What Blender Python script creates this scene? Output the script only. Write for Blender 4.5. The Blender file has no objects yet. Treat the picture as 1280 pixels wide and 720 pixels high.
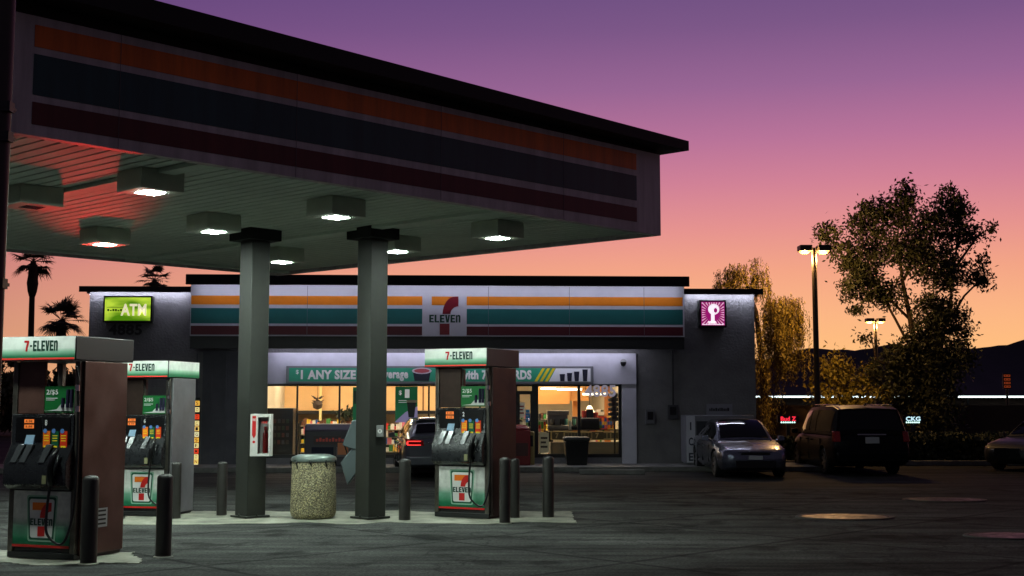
import bpy, bmesh, math, random
from mathutils import Vector, Matrix, noise as mnoise

R = math.radians
SC = bpy.context.scene
COL = SC.collection
random.seed(7)

# ------------------------------------------------------------------ camera
F = 1536.0                      # focal length in pixels of the 1280 wide frame
CAMH = 1.8
HOR = 505.0
P = math.atan((HOR - 360.0) / F)
cam_d = bpy.data.cameras.new('camera')
cam_d.sensor_width = 36.0
cam_d.lens = 36.0 * F / 1280.0
cam_d.clip_end = 6000
cam_d.clip_start = 0.1
cam = bpy.data.objects.new('camera', cam_d)
COL.objects.link(cam)
cam.location = (0, 0, CAMH)
cam.rotation_euler = (math.pi / 2 + P, 0, 0)
SC.camera = cam

# ------------------------------------------------------------------ exposure
SC.view_settings.view_transform = 'Standard'
SC.view_settings.look = 'None'
SC.view_settings.gamma = 1
SC.view_settings.exposure = 0.0
SC.render.engine = 'CYCLES'
SC.cycles.use_denoising = True
try:
    SC.cycles.denoiser = 'OPENIMAGEDENOISE'
except Exception:
    pass
SC.cycles.max_bounces = 7
SC.cycles.diffuse_bounces = 4
SC.cycles.glossy_bounces = 4
SC.cycles.transparent_max_bounces = 12
SC.cycles.sample_clamp_indirect = 4.0
SC.cycles.caustics_reflective = False
SC.cycles.caustics_refractive = False


def s2l(v):
    v = v / 255.0
    return v / 12.92 if v <= 0.04045 else ((v + 0.055) / 1.055) ** 2.4


def rgb(r, g, b):
    return (s2l(r), s2l(g), s2l(b), 1.0)


# ------------------------------------------------------------------ sky (dusk: the sun is already down)
W = bpy.data.worlds.new('World')
SC.world = W
W.use_nodes = True
nt = W.node_tree
nt.nodes.clear()
N = nt.nodes.new
L = nt.links.new
out = N('ShaderNodeOutputWorld')
bg = N('ShaderNodeBackground')
bg.inputs['Strength'].default_value = 1.0
tc = N('ShaderNodeTexCoord')
sep = N('ShaderNodeSeparateXYZ')
L(tc.outputs['Generated'], sep.inputs[0])
ramp = N('ShaderNodeValToRGB')
L(sep.outputs['Z'], ramp.inputs[0])
SKY = [(0.0, (252, 194, 122)), (0.035, (252, 190, 126)), (0.07, (248, 178, 130)), (0.105, (241, 161, 131)),
       (0.14, (227, 142, 140)), (0.175, (207, 125, 147)), (0.21, (183, 111, 150)), (0.25, (152, 98, 145)),
       (0.295, (124, 84, 133)), (0.36, (94, 70, 122)), (0.5, (54, 46, 84)), (1.0, (18, 18, 36))]
els = ramp.color_ramp.elements
els[0].position, els[0].color = SKY[0][0], rgb(*SKY[0][1])
els[1].position, els[1].color = SKY[-1][0], rgb(*SKY[-1][1])
for p, c in SKY[1:-1]:
    e = els.new(p)
    e.color = rgb(*c)
# the glow sits around the set sun (slightly right of the middle) and dies away behind the camera
dot = N('ShaderNodeVectorMath'); dot.operation = 'DOT_PRODUCT'
L(tc.outputs['Generated'], dot.inputs[0])
dot.inputs[1].default_value = (math.sin(R(13)), math.cos(R(13)), 0)
mr = N('ShaderNodeMapRange')
mr.interpolation_type = 'SMOOTHSTEP'
L(dot.outputs['Value'], mr.inputs['Value'])
mr.inputs['From Min'].default_value = 0.1
mr.inputs['From Max'].default_value = 0.95
dark = N('ShaderNodeMix'); dark.data_type = 'RGBA'
dark.inputs['A'].default_value = (0.050, 0.048, 0.052, 1)
L(mr.outputs['Result'], dark.inputs['Factor'])
L(ramp.outputs['Color'], dark.inputs['B'])
# towards the left the low sky turns from yellow to salmon
mr2 = N('ShaderNodeMapRange')
L(dot.outputs['Value'], mr2.inputs['Value'])
mr2.inputs['From Min'].default_value = 0.80
mr2.inputs['From Max'].default_value = 0.985
mr2.inputs['To Min'].default_value = 1.0
mr2.inputs['To Max'].default_value = 0.0
sal = N('ShaderNodeMix'); sal.data_type = 'RGBA'; sal.blend_type = 'MULTIPLY'
L(mr2.outputs['Result'], sal.inputs['Factor'])
L(dark.outputs['Result'], sal.inputs['A'])
sal.inputs['B'].default_value = (0.74, 0.66, 0.92, 1)
# faint physical twilight on top of it
nis = N('ShaderNodeTexSky')
nis.sky_type = 'NISHITA'
nis.sun_disc = False
nis.sun_elevation = R(-2.5)
nis.sun_rotation = R(13)
scl = N('ShaderNodeMix'); scl.data_type = 'RGBA'; scl.blend_type = 'ADD'
scl.inputs['Factor'].default_value = 0.05
L(sal.outputs['Result'], scl.inputs['A'])
L(nis.outputs['Color'], scl.inputs['B'])
L(scl.outputs['Result'], bg.inputs['Color'])
L(bg.outputs[0], out.inputs[0])

# ------------------------------------------------------------------ pixels -> points


def ray(px, py):
    u = (px - 640.0) / F
    v = (360.0 - py) / F
    return Vector((u, math.cos(P) - v * math.sin(P), math.sin(P) + v * math.cos(P)))


def G(px, py, z=0.0):
    d = ray(px, py)
    t = (z - CAMH) / d.z
    return Vector((d.x * t, d.y * t, z))


def D(px, Y, z=0.0):
    t = Y * math.cos(P) + (z - CAMH) * math.sin(P)
    return Vector(((px - 640.0) / F * t, Y, z))


def Zat(Y, py):
    v = (360.0 - py) / F
    return CAMH + Y * (math.sin(P) + v * math.cos(P)) / (math.cos(P) - v * math.sin(P))


# ------------------------------------------------------------------ materials
MATS = {}


def pm(name, col, rough=0.5, metal=0.0, var=0.0, vscale=4.0, bump=0.0, bscale=60.0, coat=0.0, emit=0.0, ecol=None,
       spec=0.5, rvar=0.0, streak=False):
    if name in MATS:
        return MATS[name]
    m = bpy.data.materials.new(name)
    m.use_nodes = True
    t = m.node_tree
    b = t.nodes['Principled BSDF']
    if len(col) == 3:
        col = rgb(*col)
    b.inputs['Base Color'].default_value = col
    b.inputs['Roughness'].default_value = rough
    b.inputs['Metallic'].default_value = metal
    b.inputs['Coat Weight'].default_value = coat
    b.inputs['Coat Roughness'].default_value = 0.05
    b.inputs['Specular IOR Level'].default_value = spec
    if emit:
        b.inputs['Emission Color'].default_value = ecol or col
        b.inputs['Emission Strength'].default_value = emit
    co = t.nodes.new('ShaderNodeTexCoord')
    if var or rvar:
        nz = t.nodes.new('ShaderNodeTexNoise')
        nz.inputs['Scale'].default_value = vscale
        nz.inputs['Detail'].default_value = 8
        nz.inputs['Roughness'].default_value = 0.65
        if streak:
            mp_ = t.nodes.new('ShaderNodeMapping')
            mp_.inputs['Scale'].default_value = (3.5, 3.5, .35)
            t.links.new(co.outputs['Object'], mp_.inputs[0])
            t.links.new(mp_.outputs[0], nz.inputs['Vector'])
        else:
            t.links.new(co.outputs['Object'], nz.inputs['Vector'])
        if var:
            r = t.nodes.new('ShaderNodeMapRange')
            r.inputs['From Min'].default_value = 0.3
            r.inputs['From Max'].default_value = 0.7
            r.inputs['To Min'].default_value = 1 - var
            r.inputs['To Max'].default_value = 1 + var * 0.6
            t.links.new(nz.outputs['Fac'], r.inputs['Value'])
            mx = t.nodes.new('ShaderNodeMix'); mx.data_type = 'RGBA'; mx.blend_type = 'MULTIPLY'
            mx.inputs['Factor'].default_value = 1
            mx.inputs['A'].default_value = col
            t.links.new(r.outputs['Result'], mx.inputs['B'])
            t.links.new(mx.outputs['Result'], b.inputs['Base Color'])
        if rvar:
            r = t.nodes.new('ShaderNodeMapRange')
            r.inputs['From Min'].default_value = 0.3
            r.inputs['From Max'].default_value = 0.7
            r.inputs['To Min'].default_value = max(0.03, rough - rvar)
            r.inputs['To Max'].default_value = min(1, rough + rvar)
            t.links.new(nz.outputs['Fac'], r.inputs['Value'])
            t.links.new(r.outputs['Result'], b.inputs['Roughness'])
    if bump:
        nb = t.nodes.new('ShaderNodeTexNoise')
        nb.inputs['Scale'].default_value = bscale
        nb.inputs['Detail'].default_value = 5
        t.links.new(co.outputs['Object'], nb.inputs['Vector'])
        bp = t.nodes.new('ShaderNodeBump')
        bp.inputs['Strength'].default_value = bump
        bp.inputs['Distance'].default_value = 0.02
        t.links.new(nb.outputs['Fac'], bp.inputs['Height'])
        t.links.new(bp.outputs['Normal'], b.inputs['Normal'])
    MATS[name] = m
    return m


def glass(name, tint=(1, 1, 1, 1), refl=0.12):
    if name in MATS:
        return MATS[name]
    m = bpy.data.materials.new(name)
    m.use_nodes = True
    t = m.node_tree
    t.nodes.clear()
    o = t.nodes.new('ShaderNodeOutputMaterial')
    tr = t.nodes.new('ShaderNodeBsdfTransparent')
    tr.inputs['Color'].default_value = tint
    gl = t.nodes.new('ShaderNodeBsdfGlossy')
    gl.inputs['Roughness'].default_value = 0.02
    fr = t.nodes.new('ShaderNodeFresnel')
    fr.inputs['IOR'].default_value = 1.5
    mx = t.nodes.new('ShaderNodeMixShader')
    t.links.new(fr.outputs[0], mx.inputs[0])
    t.links.new(tr.outputs[0], mx.inputs[1])
    t.links.new(gl.outputs[0], mx.inputs[2])
    t.links.new(mx.outputs[0], o.inputs[0])
    MATS[name] = m
    return m


def emis(name, col, strength):
    return pm(name, col, rough=0.4, emit=strength)


def gradient_mat(name, z0, z1, stops, rough=0.35, emit=0.0, dirt=0.15):
    """printed panel: colours run up the panel (object Z from z0 to z1)"""
    if name in MATS:
        return MATS[name]
    m = bpy.data.materials.new(name)
    m.use_nodes = True
    t = m.node_tree
    b = t.nodes['Principled BSDF']
    b.inputs['Roughness'].default_value = rough
    co = t.nodes.new('ShaderNodeTexCoord')
    sp = t.nodes.new('ShaderNodeSeparateXYZ')
    t.links.new(co.outputs['Object'], sp.inputs[0])
    mr_ = t.nodes.new('ShaderNodeMapRange')
    mr_.inputs['From Min'].default_value = z0
    mr_.inputs['From Max'].default_value = z1
    t.links.new(sp.outputs['Z'], mr_.inputs['Value'])
    rp = t.nodes.new('ShaderNodeValToRGB')
    e = rp.color_ramp.elements
    e[0].position, e[0].color = stops[0][0], rgb(*stops[0][1])
    e[1].position, e[1].color = stops[-1][0], rgb(*stops[-1][1])
    for p_, c_ in stops[1:-1]:
        k = e.new(p_)
        k.color = rgb(*c_)
    t.links.new(mr_.outputs['Result'], rp.inputs[0])
    nz = t.nodes.new('ShaderNodeTexNoise')
    nz.inputs['Scale'].default_value = 9
    nz.inputs['Detail'].default_value = 9
    t.links.new(co.outputs['Object'], nz.inputs['Vector'])
    r = t.nodes.new('ShaderNodeMapRange')
    r.inputs['From Min'].default_value = 0.35
    r.inputs['From Max'].default_value = 0.65
    r.inputs['To Min'].default_value = 1 - dirt * 2
    r.inputs['To Max'].default_value = 1
    t.links.new(nz.outputs['Fac'], r.inputs['Value'])
    mx = t.nodes.new('ShaderNodeMix'); mx.data_type = 'RGBA'; mx.blend_type = 'MULTIPLY'
    mx.inputs['Factor'].default_value = 1
    t.links.new(rp.outputs['Color'], mx.inputs['A'])
    t.links.new(r.outputs['Result'], mx.inputs['B'])
    t.links.new(mx.outputs['Result'], b.inputs['Base Color'])
    if emit:
        t.links.new(mx.outputs['Result'], b.inputs['Emission Color'])
        b.inputs['Emission Strength'].default_value = emit
    MATS[name] = m
    return m


# ------------------------------------------------------------------ text
TXT = {}


def text_geo(s, bold=0.0):
    k = (s, bold)
    if k in TXT:
        return TXT[k]
    cu = bpy.data.curves.new('t', 'FONT')
    cu.body = s
    cu.size = 1.0
    cu.offset = bold
    cu.resolution_u = 3
    cu.space_character = 1.0 + bold * 1.6
    ob = bpy.data.objects.new('t', cu)
    me = bpy.data.meshes.new_from_object(ob)
    vs = [tuple(v.co) for v in me.vertices]
    fs = [tuple(p.vertices) for p in me.polygons]
    bpy.data.objects.remove(ob)
    bpy.data.curves.remove(cu)
    bpy.data.meshes.remove(me)
    x0 = min(v[0] for v in vs); x1 = max(v[0] for v in vs)
    y0 = min(v[1] for v in vs); y1 = max(v[1] for v in vs)
    TXT[k] = (vs, fs, x0, x1, y0, y1)
    return TXT[k]


# ------------------------------------------------------------------ mesh builder
class MB:
    def __init__(s):
        s.v, s.f, s.m = [], [], []

    def add(s, vs, fs, m=0):
        o = len(s.v)
        s.v += [tuple(v) for v in vs]
        s.f += [tuple(i + o for i in f) for f in fs]
        s.m += [m] * len(fs)
        return s

    def box(s, x0, x1, y0, y1, z0, z1, m=0):
        return s.hexa([(x0, y0, z0), (x1, y0, z0), (x1, y1, z0), (x0, y1, z0),
                       (x0, y0, z1), (x1, y0, z1), (x1, y1, z1), (x0, y1, z1)], m)

    def hexa(s, p, m=0):
        return s.add(p, [(0, 3, 2, 1), (4, 5, 6, 7), (0, 1, 5, 4), (1, 2, 6, 5), (2, 3, 7, 6), (3, 0, 4, 7)], m)

    def quad(s, a, b, c, d, m=0):
        return s.add([a, b, c, d], [(0, 1, 2, 3)], m)

    def prism(s, pts, y0, y1, m=0):
        """polygon in XZ, front at y0, back at y1"""
        n = len(pts)
        vs = [(x, y0, z) for x, z in pts] + [(x, y1, z) for x, z in pts]
        fs = [tuple(range(n)), tuple(reversed(range(n, 2 * n)))]
        fs += [(i, (i + 1) % n, n + (i + 1) % n, n + i) for i in range(n)]
        return s.add(vs, fs, m)

    def prismx(s, pts, x0, x1, m=0):
        """polygon in YZ extruded along x"""
        n = len(pts)
        vs = [(x0, y, z) for y, z in pts] + [(x1, y, z) for y, z in pts]
        fs = [tuple(range(n)), tuple(reversed(range(n, 2 * n)))]
        fs += [(i, (i + 1) % n, n + (i + 1) % n, n + i) for i in range(n)]
        return s.add(vs, fs, m)

    def cyl(s, a, b, r0, r1=None, n=16, m=0, caps=True):
        a, b = Vector(a), Vector(b)
        r1 = r0 if r1 is None else r1
        d = (b - a).normalized()
        up = Vector((0, 0, 1)) if abs(d.z) < 0.9 else Vector((1, 0, 0))
        x = d.cross(up).normalized()
        y = d.cross(x).normalized()
        vs = []
        for c, r in ((a, r0), (b, r1)):
            for i in range(n):
                t = 2 * math.pi * i / n
                vs.append(c + (x * math.cos(t) + y * math.sin(t)) * r)
        fs = [(i, (i + 1) % n, n + (i + 1) % n, n + i) for i in range(n)]
        if caps:
            fs += [tuple(reversed(range(n))), tuple(range(n, 2 * n))]
        return s.add(vs, fs, m)

    def tube(s, path, r, n=8, m=0):
        path = [Vector(p) for p in path]
        k = len(path)
        rs = r if isinstance(r, (list, tuple)) else [r] * k
        vs = []
        px = None
        for i, p in enumerate(path):
            d = (path[min(i + 1, k - 1)] - path[max(i - 1, 0)]).normalized()
            if px is None:
                up = Vector((0, 0, 1)) if abs(d.z) < 0.9 else Vector((1, 0, 0))
                px = d.cross(up).normalized()
            else:
                px = (px - d * px.dot(d)).normalized()
            py = d.cross(px)
            for j in range(n):
                t = 2 * math.pi * j / n
                vs.append(p + (px * math.cos(t) + py * math.sin(t)) * rs[i])
        fs = []
        for i in range(k - 1):
            for j in range(n):
                a, b = i * n + j, i * n + (j + 1) % n
                fs.append((a, b, b + n, a + n))
        fs += [tuple(reversed(range(n))), tuple(range((k - 1) * n, k * n))]
        return s.add(vs, fs, m)

    def lathe(s, prof, n=32, c=(0, 0, 0), m=0, sx=1, sy=1):
        vs, fs = [], []
        for r, z in prof:
            for i in range(n):
                t = 2 * math.pi * i / n
                vs.append((c[0] + r * sx * math.cos(t), c[1] + r * sy * math.sin(t), c[2] + z))
        for k in range(len(prof) - 1):
            for i in range(n):
                a, b = k * n + i, k * n + (i + 1) % n
                fs.append((a, b, b + n, a + n))
        fs += [tuple(reversed(range(n))), tuple(range((len(prof) - 1) * n, len(prof) * n))]
        return s.add(vs, fs, m)

    def text(s, st, x, z, h, w=None, y=0.0, m=0, bold=0.0, align='c', th=0.004, shear=0.0):
        """st centred on (x, z) in the XZ plane facing -Y, cap height h, total width w"""
        vs, fs, x0, x1, y0, y1 = text_geo(st, bold)
        hh = y1 - y0
        k = h / hh
        kx = k if w is None else w / (x1 - x0)
        ww = (x1 - x0) * kx
        ox = {'c': x - ww / 2, 'l': x, 'r': x - ww}[align]
        nv = [(ox + (v[0] - x0) * kx + shear * (v[1] - y0) * k, y, z - h / 2 + (v[1] - y0) * k) for v in vs]
        # a thin slab of lettering: front face plus a rim behind it
        s.add(nv, fs, m)
        return s

    def block(s, st, x, z, h, w, y=0.0, m=0, gap=0.16):
        """heavy condensed block capitals built from polygons"""
        n = len(st)
        cw = w / (n + gap * (n - 1))
        x0 = x - w / 2
        for ch in st:
            t_, b_ = .40, .19          # stem width, bar height
            polys = []
            if ch == 'E':
                polys = [[(0, 0), (t_, 0), (t_, 1), (0, 1)], [(t_, 0), (1, 0), (1, b_), (t_, b_)],
                         [(t_, .405), (.9, .405), (.9, .595), (t_, .595)], [(t_, 1 - b_), (1, 1 - b_), (1, 1), (t_, 1)]]
            elif ch == 'L':
                polys = [[(0, 0), (t_, 0), (t_, 1), (0, 1)], [(t_, 0), (1, 0), (1, b_), (t_, b_)]]
            elif ch == 'V':
                polys = [[(-.04, 1), (.36, 1), (.52, .35), (.5, 0), (.26, 0)], [(.66, 1), (1.04, 1), (.74, 0), (.5, 0), (.52, .35)]]
            elif ch == 'n':
                polys = [[(0, 0), (.36, 0), (.36, .9), (0, 1)], [(.36, .78), (.62, .78), (.62, 1), (.36, 1)],
                         [(.62, 0), (1, 0), (1, .82), (.86, .97), (.62, 1)]]
            elif ch == '-':
                polys = [[(.1, .4), (.9, .4), (.9, .58), (.1, .58)]]
            elif ch == '7':
                polys = [[(0, .8), (.62, .8), (1, .82), (1, 1), (0, 1)], [(.62, .8), (1, .82), (.86, .55), (.72, .3), (.68, 0), (.28, 0), (.34, .34), (.48, .6)]]
            for p_ in polys:
                s.prism([(x0 + u * cw, z - h / 2 + v * h) for u, v in p_], y, y + .0018, m)
            x0 += cw * (1 + gap)
        return s

    def build(s, name, mats, parent=None, smooth=False, bevel=0.0, loc=None, seg=2, recalc=True):
        me = bpy.data.meshes.new(name)
        me.from_pydata(s.v, [], s.f)
        if not isinstance(mats, (list, tuple)):
            mats = [mats]
        for mm in mats:
            me.materials.append(mm)
        me.polygons.foreach_set('material_index', s.m)
        if recalc:
            bm = bmesh.new()
            bm.from_mesh(me)
            bmesh.ops.recalc_face_normals(bm, faces=bm.faces)
            bm.to_mesh(me)
            bm.free()
        if smooth:
            me.polygons.foreach_set('use_smooth', [True] * len(me.polygons))
            if smooth != 'all':
                me.set_sharp_from_angle(angle=R(38))
        me.update()
        o = bpy.data.objects.new(name, me)
        COL.objects.link(o)
        if parent is not None:
            o.parent = parent
        if loc is not None:
            o.location = loc
        if bevel:
            b = o.modifiers.new('bevel', 'BEVEL')
            b.width = bevel
            b.segments = seg
            b.limit_method = 'ANGLE'
            b.angle_limit = R(40)
            me.polygons.foreach_set('use_smooth', [True] * len(me.polygons))
            me.set_sharp_from_angle(angle=R(38))
            b.harden_normals = False
        return o


def thing(name, label, cat, loc=(0, 0, 0), rotz=0.0, group=None):
    o = bpy.data.objects.new(name, None)
    o.empty_display_size = 0.2
    COL.objects.link(o)
    o.location = loc
    o.rotation_euler = (0, 0, rotz)
    o['label'] = label
    o['category'] = cat
    if group:
        o['group'] = group
    return o


def tag(o, label, cat, group=None, kind=None):
    o['label'] = label
    o['category'] = cat
    if group:
        o['group'] = group
    if kind:
        o['kind'] = kind
    return o


def struct(o):
    o['kind'] = 'structure'
    return o


def dup(root, loc, rotz, label):
    r = root.copy()
    COL.objects.link(r)
    r.location = loc
    r.rotation_euler = (0, 0, rotz)
    r['label'] = label
    for ch in list(root.children):
        c = ch.copy()
        COL.objects.link(c)
        c.parent = r
        for g in ch.children:
            d = g.copy()
            COL.objects.link(d)
            d.parent = c
    return r


# ------------------------------------------------------------------ common materials
M_black = pm('black_plastic', (14, 14, 15), 0.32, var=0.2, vscale=12)
M_dkmetal = pm('dark_painted_metal', (30, 31, 31), 0.45, var=0.25, vscale=6)
M_blkpaint = pm('black_roof_paint', (12, 12, 14), 0.7, var=0.2)
M_chrome = pm('chrome', (200, 200, 200), 0.15, 1.0)
M_steel = pm('brushed_steel', (125, 122, 118), 0.38, 0.9, var=0.25, vscale=5, rvar=0.12)
M_rubber = pm('rubber', (14, 14, 14), 0.6)
M_white = pm('white_print', (225, 225, 222), 0.4)
M_green = pm('sign_green', (0, 88, 62), 0.4)
M_red = pm('sign_red', (196, 32, 28), 0.4)
M_orange = pm('sign_orange', (240, 120, 24), 0.4)
M_yellow = pm('sticker_yellow', (238, 208, 30), 0.4)
M_dkgreen = pm('lettering_green', (4, 58, 42), 0.45)

# ================================================================== SETTING
# --- ground
def ground_mat():
    m = bpy.data.materials.new('asphalt')
    m.use_nodes = True
    t = m.node_tree
    b = t.nodes['Principled BSDF']
    co = t.nodes.new('ShaderNodeTexCoord')
    def noise(scale, detail=6, rough=0.6, vec=None):
        n = t.nodes.new('ShaderNodeTexNoise')
        n.inputs['Scale'].default_value = scale
        n.inputs['Detail'].default_value = detail
        n.inputs['Roughness'].default_value = rough
        t.links.new(vec or co.outputs['Object'], n.inputs['Vector'])
        return n
    big = noise(0.35, 8, 0.7)
    fine = noise(26, 6, 0.8)
    rp = t.nodes.new('ShaderNodeValToRGB')
    rp.color_ramp.elements[0].position = 0.32
    rp.color_ramp.elements[0].color = (0.016, 0.016, 0.016, 1)
    rp.color_ramp.elements[1].position = 0.7
    rp.color_ramp.elements[1].color = (0.046, 0.046, 0.045, 1)
    t.links.new(big.outputs['Fac'], rp.inputs[0])
    # tyre-worn streaks along the lanes
    mp = t.nodes.new('ShaderNodeMapping')
    mp.inputs['Rotation'].default_value = (0, 0, R(12))
    mp.inputs['Scale'].default_value = (0.25, 2.6, 1)
    t.links.new(co.outputs['Object'], mp.inputs[0])
    st = noise(1.0, 8, 0.7, mp.outputs[0])
    mr_ = t.nodes.new('ShaderNodeMapRange')
    mr_.inputs['From Min'].default_value = 0.35
    mr_.inputs['From Max'].default_value = 0.65
    mr_.inputs['To Min'].default_value = 0.42
    mr_.inputs['To Max'].default_value = 1.6
    t.links.new(st.outputs['Fac'], mr_.inputs['Value'])
    m1 = t.nodes.new('ShaderNodeMix'); m1.data_type = 'RGBA'; m1.blend_type = 'MULTIPLY'
    m1.inputs['Factor'].default_value = 1
    t.links.new(rp.outputs['Color'], m1.inputs['A'])
    t.links.new(mr_.outputs['Result'], m1.inputs['B'])
    mf = t.nodes.new('ShaderNodeMapRange')
    mf.inputs['From Min'].default_value = 0.3
    mf.inputs['From Max'].default_value = 0.7
    mf.inputs['To Min'].default_value = 0.2
    mf.inputs['To Max'].default_value = 1.9
    t.links.new(fine.outputs['Fac'], mf.inputs['Value'])
    m2 = t.nodes.new('ShaderNodeMix'); m2.data_type = 'RGBA'; m2.blend_type = 'MULTIPLY'
    m2.inputs['Factor'].default_value = 1
    t.links.new(m1.outputs['Result'], m2.inputs['A'])
    t.links.new(mf.outputs['Result'], m2.inputs['B'])
    # cracks
    vo = t.nodes.new('ShaderNodeTexVoronoi')
    vo.feature = 'DISTANCE_TO_EDGE'
    vo.inputs['Scale'].default_value = 0.22
    wob = noise(1.2, 5)
    mxv = t.nodes.new('ShaderNodeMix'); mxv.data_type = 'VECTOR'
    mxv.inputs['Factor'].default_value = 0.25
    t.links.new(co.outputs['Object'], mxv.inputs['A'])
    sc_ = t.nodes.new('ShaderNodeVectorMath'); sc_.operation = 'SCALE'
    sc_.inputs['Scale'].default_value = 6
    t.links.new(wob.outputs['Color'], sc_.inputs[0])
    t.links.new(sc_.outputs[0], mxv.inputs['B'])
    t.links.new(mxv.outputs['Result'], vo.inputs['Vector'])
    cr = t.nodes.new('ShaderNodeMapRange')
    cr.inputs['From Min'].default_value = 0.0
    cr.inputs['From Max'].default_value = 0.010
    cr.inputs['To Min'].default_value = 0.5
    cr.inputs['To Max'].default_value = 1
    t.links.new(vo.outputs['Distance'], cr.inputs['Value'])
    m3 = t.nodes.new('ShaderNodeMix'); m3.data_type = 'RGBA'; m3.blend_type = 'MULTIPLY'
    m3.inputs['Factor'].default_value = 1
    t.links.new(m2.outputs['Result'], m3.inputs['A'])
    t.links.new(cr.outputs['Result'], m3.inputs['B'])
    t.links.new(m3.outputs['Result'], b.inputs['Base Color'])
    b.inputs['Roughness'].default_value = 0.82
    b.inputs['Specular IOR Level'].default_value = 0.05
    bp = t.nodes.new('ShaderNodeBump')
    bp.inputs['Strength'].default_value = 0.6
    bp.inputs['Distance'].default_value = 0.015
    t.links.new(fine.outputs['Fac'], bp.inputs['Height'])
    t.links.new(bp.outputs['Normal'], b.inputs['Normal'])
    return m


g = MB()
g.quad((-900, -60, 0), (900, -60, 0), (900, 2600, 0), (-900, 2600, 0))
struct(g.build('ground', ground_mat()))

def conc_mat():
    m = ground_mat()
    m.name = 'forecourt_concrete'
    t = m.node_tree
    b = t.nodes['Principled BSDF']
    src_ = b.inputs['Base Color'].links[0].from_socket
    co = t.nodes.new('ShaderNodeTexCoord')
    mp = t.nodes.new('ShaderNodeMapping')
    mp.inputs['Rotation'].default_value = (0, 0, R(-44))
    t.links.new(co.outputs['Object'], mp.inputs[0])
    br = t.nodes.new('ShaderNodeTexBrick')
    br.offset = 0
    br.inputs['Scale'].default_value = 1
    br.inputs['Brick Width'].default_value = 3.6
    br.inputs['Row Height'].default_value = 3.1
    br.inputs['Mortar Size'].default_value = .045
    br.inputs['Color1'].default_value = (1.6, 1.64, 1.58, 1)
    br.inputs['Color2'].default_value = (1.32, 1.37, 1.30, 1)
    br.inputs['Mortar'].default_value = (.7, .7, .7, 1)
    t.links.new(mp.outputs[0], br.inputs['Vector'])
    m1 = t.nodes.new('ShaderNodeMix'); m1.data_type = 'RGBA'; m1.blend_type = 'MULTIPLY'
    m1.inputs['Factor'].default_value = 1
    t.links.new(src_, m1.inputs['A'])
    t.links.new(br.outputs['Color'], m1.inputs['B'])
    n_ = t.nodes.new('ShaderNodeTexNoise')
    n_.inputs['Scale'].default_value = 1.1
    n_.inputs['Detail'].default_value = 4
    t.links.new(co.outputs['Object'], n_.inputs['Vector'])
    mr_ = t.nodes.new('ShaderNodeMapRange')
    mr_.inputs['From Min'].default_value = .56
    mr_.inputs['From Max'].default_value = .66
    mr_.inputs['To Min'].default_value = 1
    mr_.inputs['To Max'].default_value = .35
    t.links.new(n_.outputs['Fac'], mr_.inputs['Value'])
    m2 = t.nodes.new('ShaderNodeMix'); m2.data_type = 'RGBA'; m2.blend_type = 'MULTIPLY'
    m2.inputs['Factor'].default_value = 1
    t.links.new(m1.outputs['Result'], m2.inputs['A'])
    t.links.new(mr_.outputs['Result'], m2.inputs['B'])
    t.links.new(m2.outputs['Result'], b.inputs['Base Color'])
    b.inputs['Roughness'].default_value = .92
    b.inputs['Specular IOR Level'].default_value = .06
    return m


M_conc = pm('oil_stained_concrete', (78, 80, 76), 0.8, var=0.75, vscale=1.6, bump=0.3, bscale=70, spec=0.3)
M_island = pm('island_concrete', (132, 132, 118), 0.75, var=0.6, vscale=2.5, bump=0.3, bscale=60)
M_kerb = pm('kerb_concrete', (104, 104, 100), 0.8, var=0.4, vscale=3)

# --- mountains
mt = MB()
ridge = [(-700, 492), (-200, 486), (60, 478), (200, 482), (500, 480), (760, 470), (900, 456), (955, 449), (985, 443), (1000, 438), (1020, 435),
         (1045, 437), (1070, 438), (1090, 435), (1115, 430), (1140, 433), (1165, 437), (1190, 434), (1215, 436),
         (1240, 433), (1262, 431), (1275, 427), (1300, 420), (1400, 412), (1600, 424), (2000, 440)]
YM = 2300.0
pts = []
for i in range(len(ridge) - 1):
    (xa, ya), (xb, yb) = ridge[i], ridge[i + 1]
    n_ = max(2, int(abs(xb - xa) / 8))
    for k in range(n_):
        t = k / n_
        x = xa + (xb - xa) * t
        y = ya + (yb - ya) * t + 2.0 * mnoise.noise(Vector((x * 0.06, 3.1, 0)))
        pts.append((x, y))
rows = 7
vs, fs = [], []
for r_ in range(rows):
    t = r_ / (rows - 1)
    for i, (x, y) in enumerate(pts):
        Y = YM - 500 * (1 - t)
        top = Zat(YM, y)
        p = D(x, YM, 0)
        z = -3 + (top + 3) * (t ** 1.4) * (1 + 0.25 * (1 - t) * mnoise.noise(Vector((i * 0.3, t * 4, 0))))
        vs.append((p.x, Y, z))
nn = len(pts)
for r_ in range(rows - 1):
    for i in range(nn - 1):
        a = r_ * nn + i
        fs.append((a, a + 1, a + nn + 1, a + nn))
struct(mt.add(vs, fs).build('hills', pm('desert_hill', (44, 40, 46), 0.95, var=0.3, vscale=0.01), smooth='all'))

# --- forecourt concrete and the fuelling island
g = MB()
fc = [(-26, -8), (24, -8), (27, 26.5), (-30, 27.5)]
g.add([(x, y, 0.004) for x, y in fc], [tuple(range(len(fc)))])
struct(g.build('forecourt_slab', conc_mat()))


def slab(name, pts, z0, z1, m, bevel=0.0):
    n = len(pts)
    b = MB()
    b.add([(x, y, z0) for x, y in pts] + [(x, y, z1) for x, y in pts],
          [tuple(reversed(range(n))), tuple(range(n, 2 * n))] + [(i, (i + 1) % n, n + (i + 1) % n, n + i) for i in range(n)])
    return struct(b.build(name, m, bevel=bevel))


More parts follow.
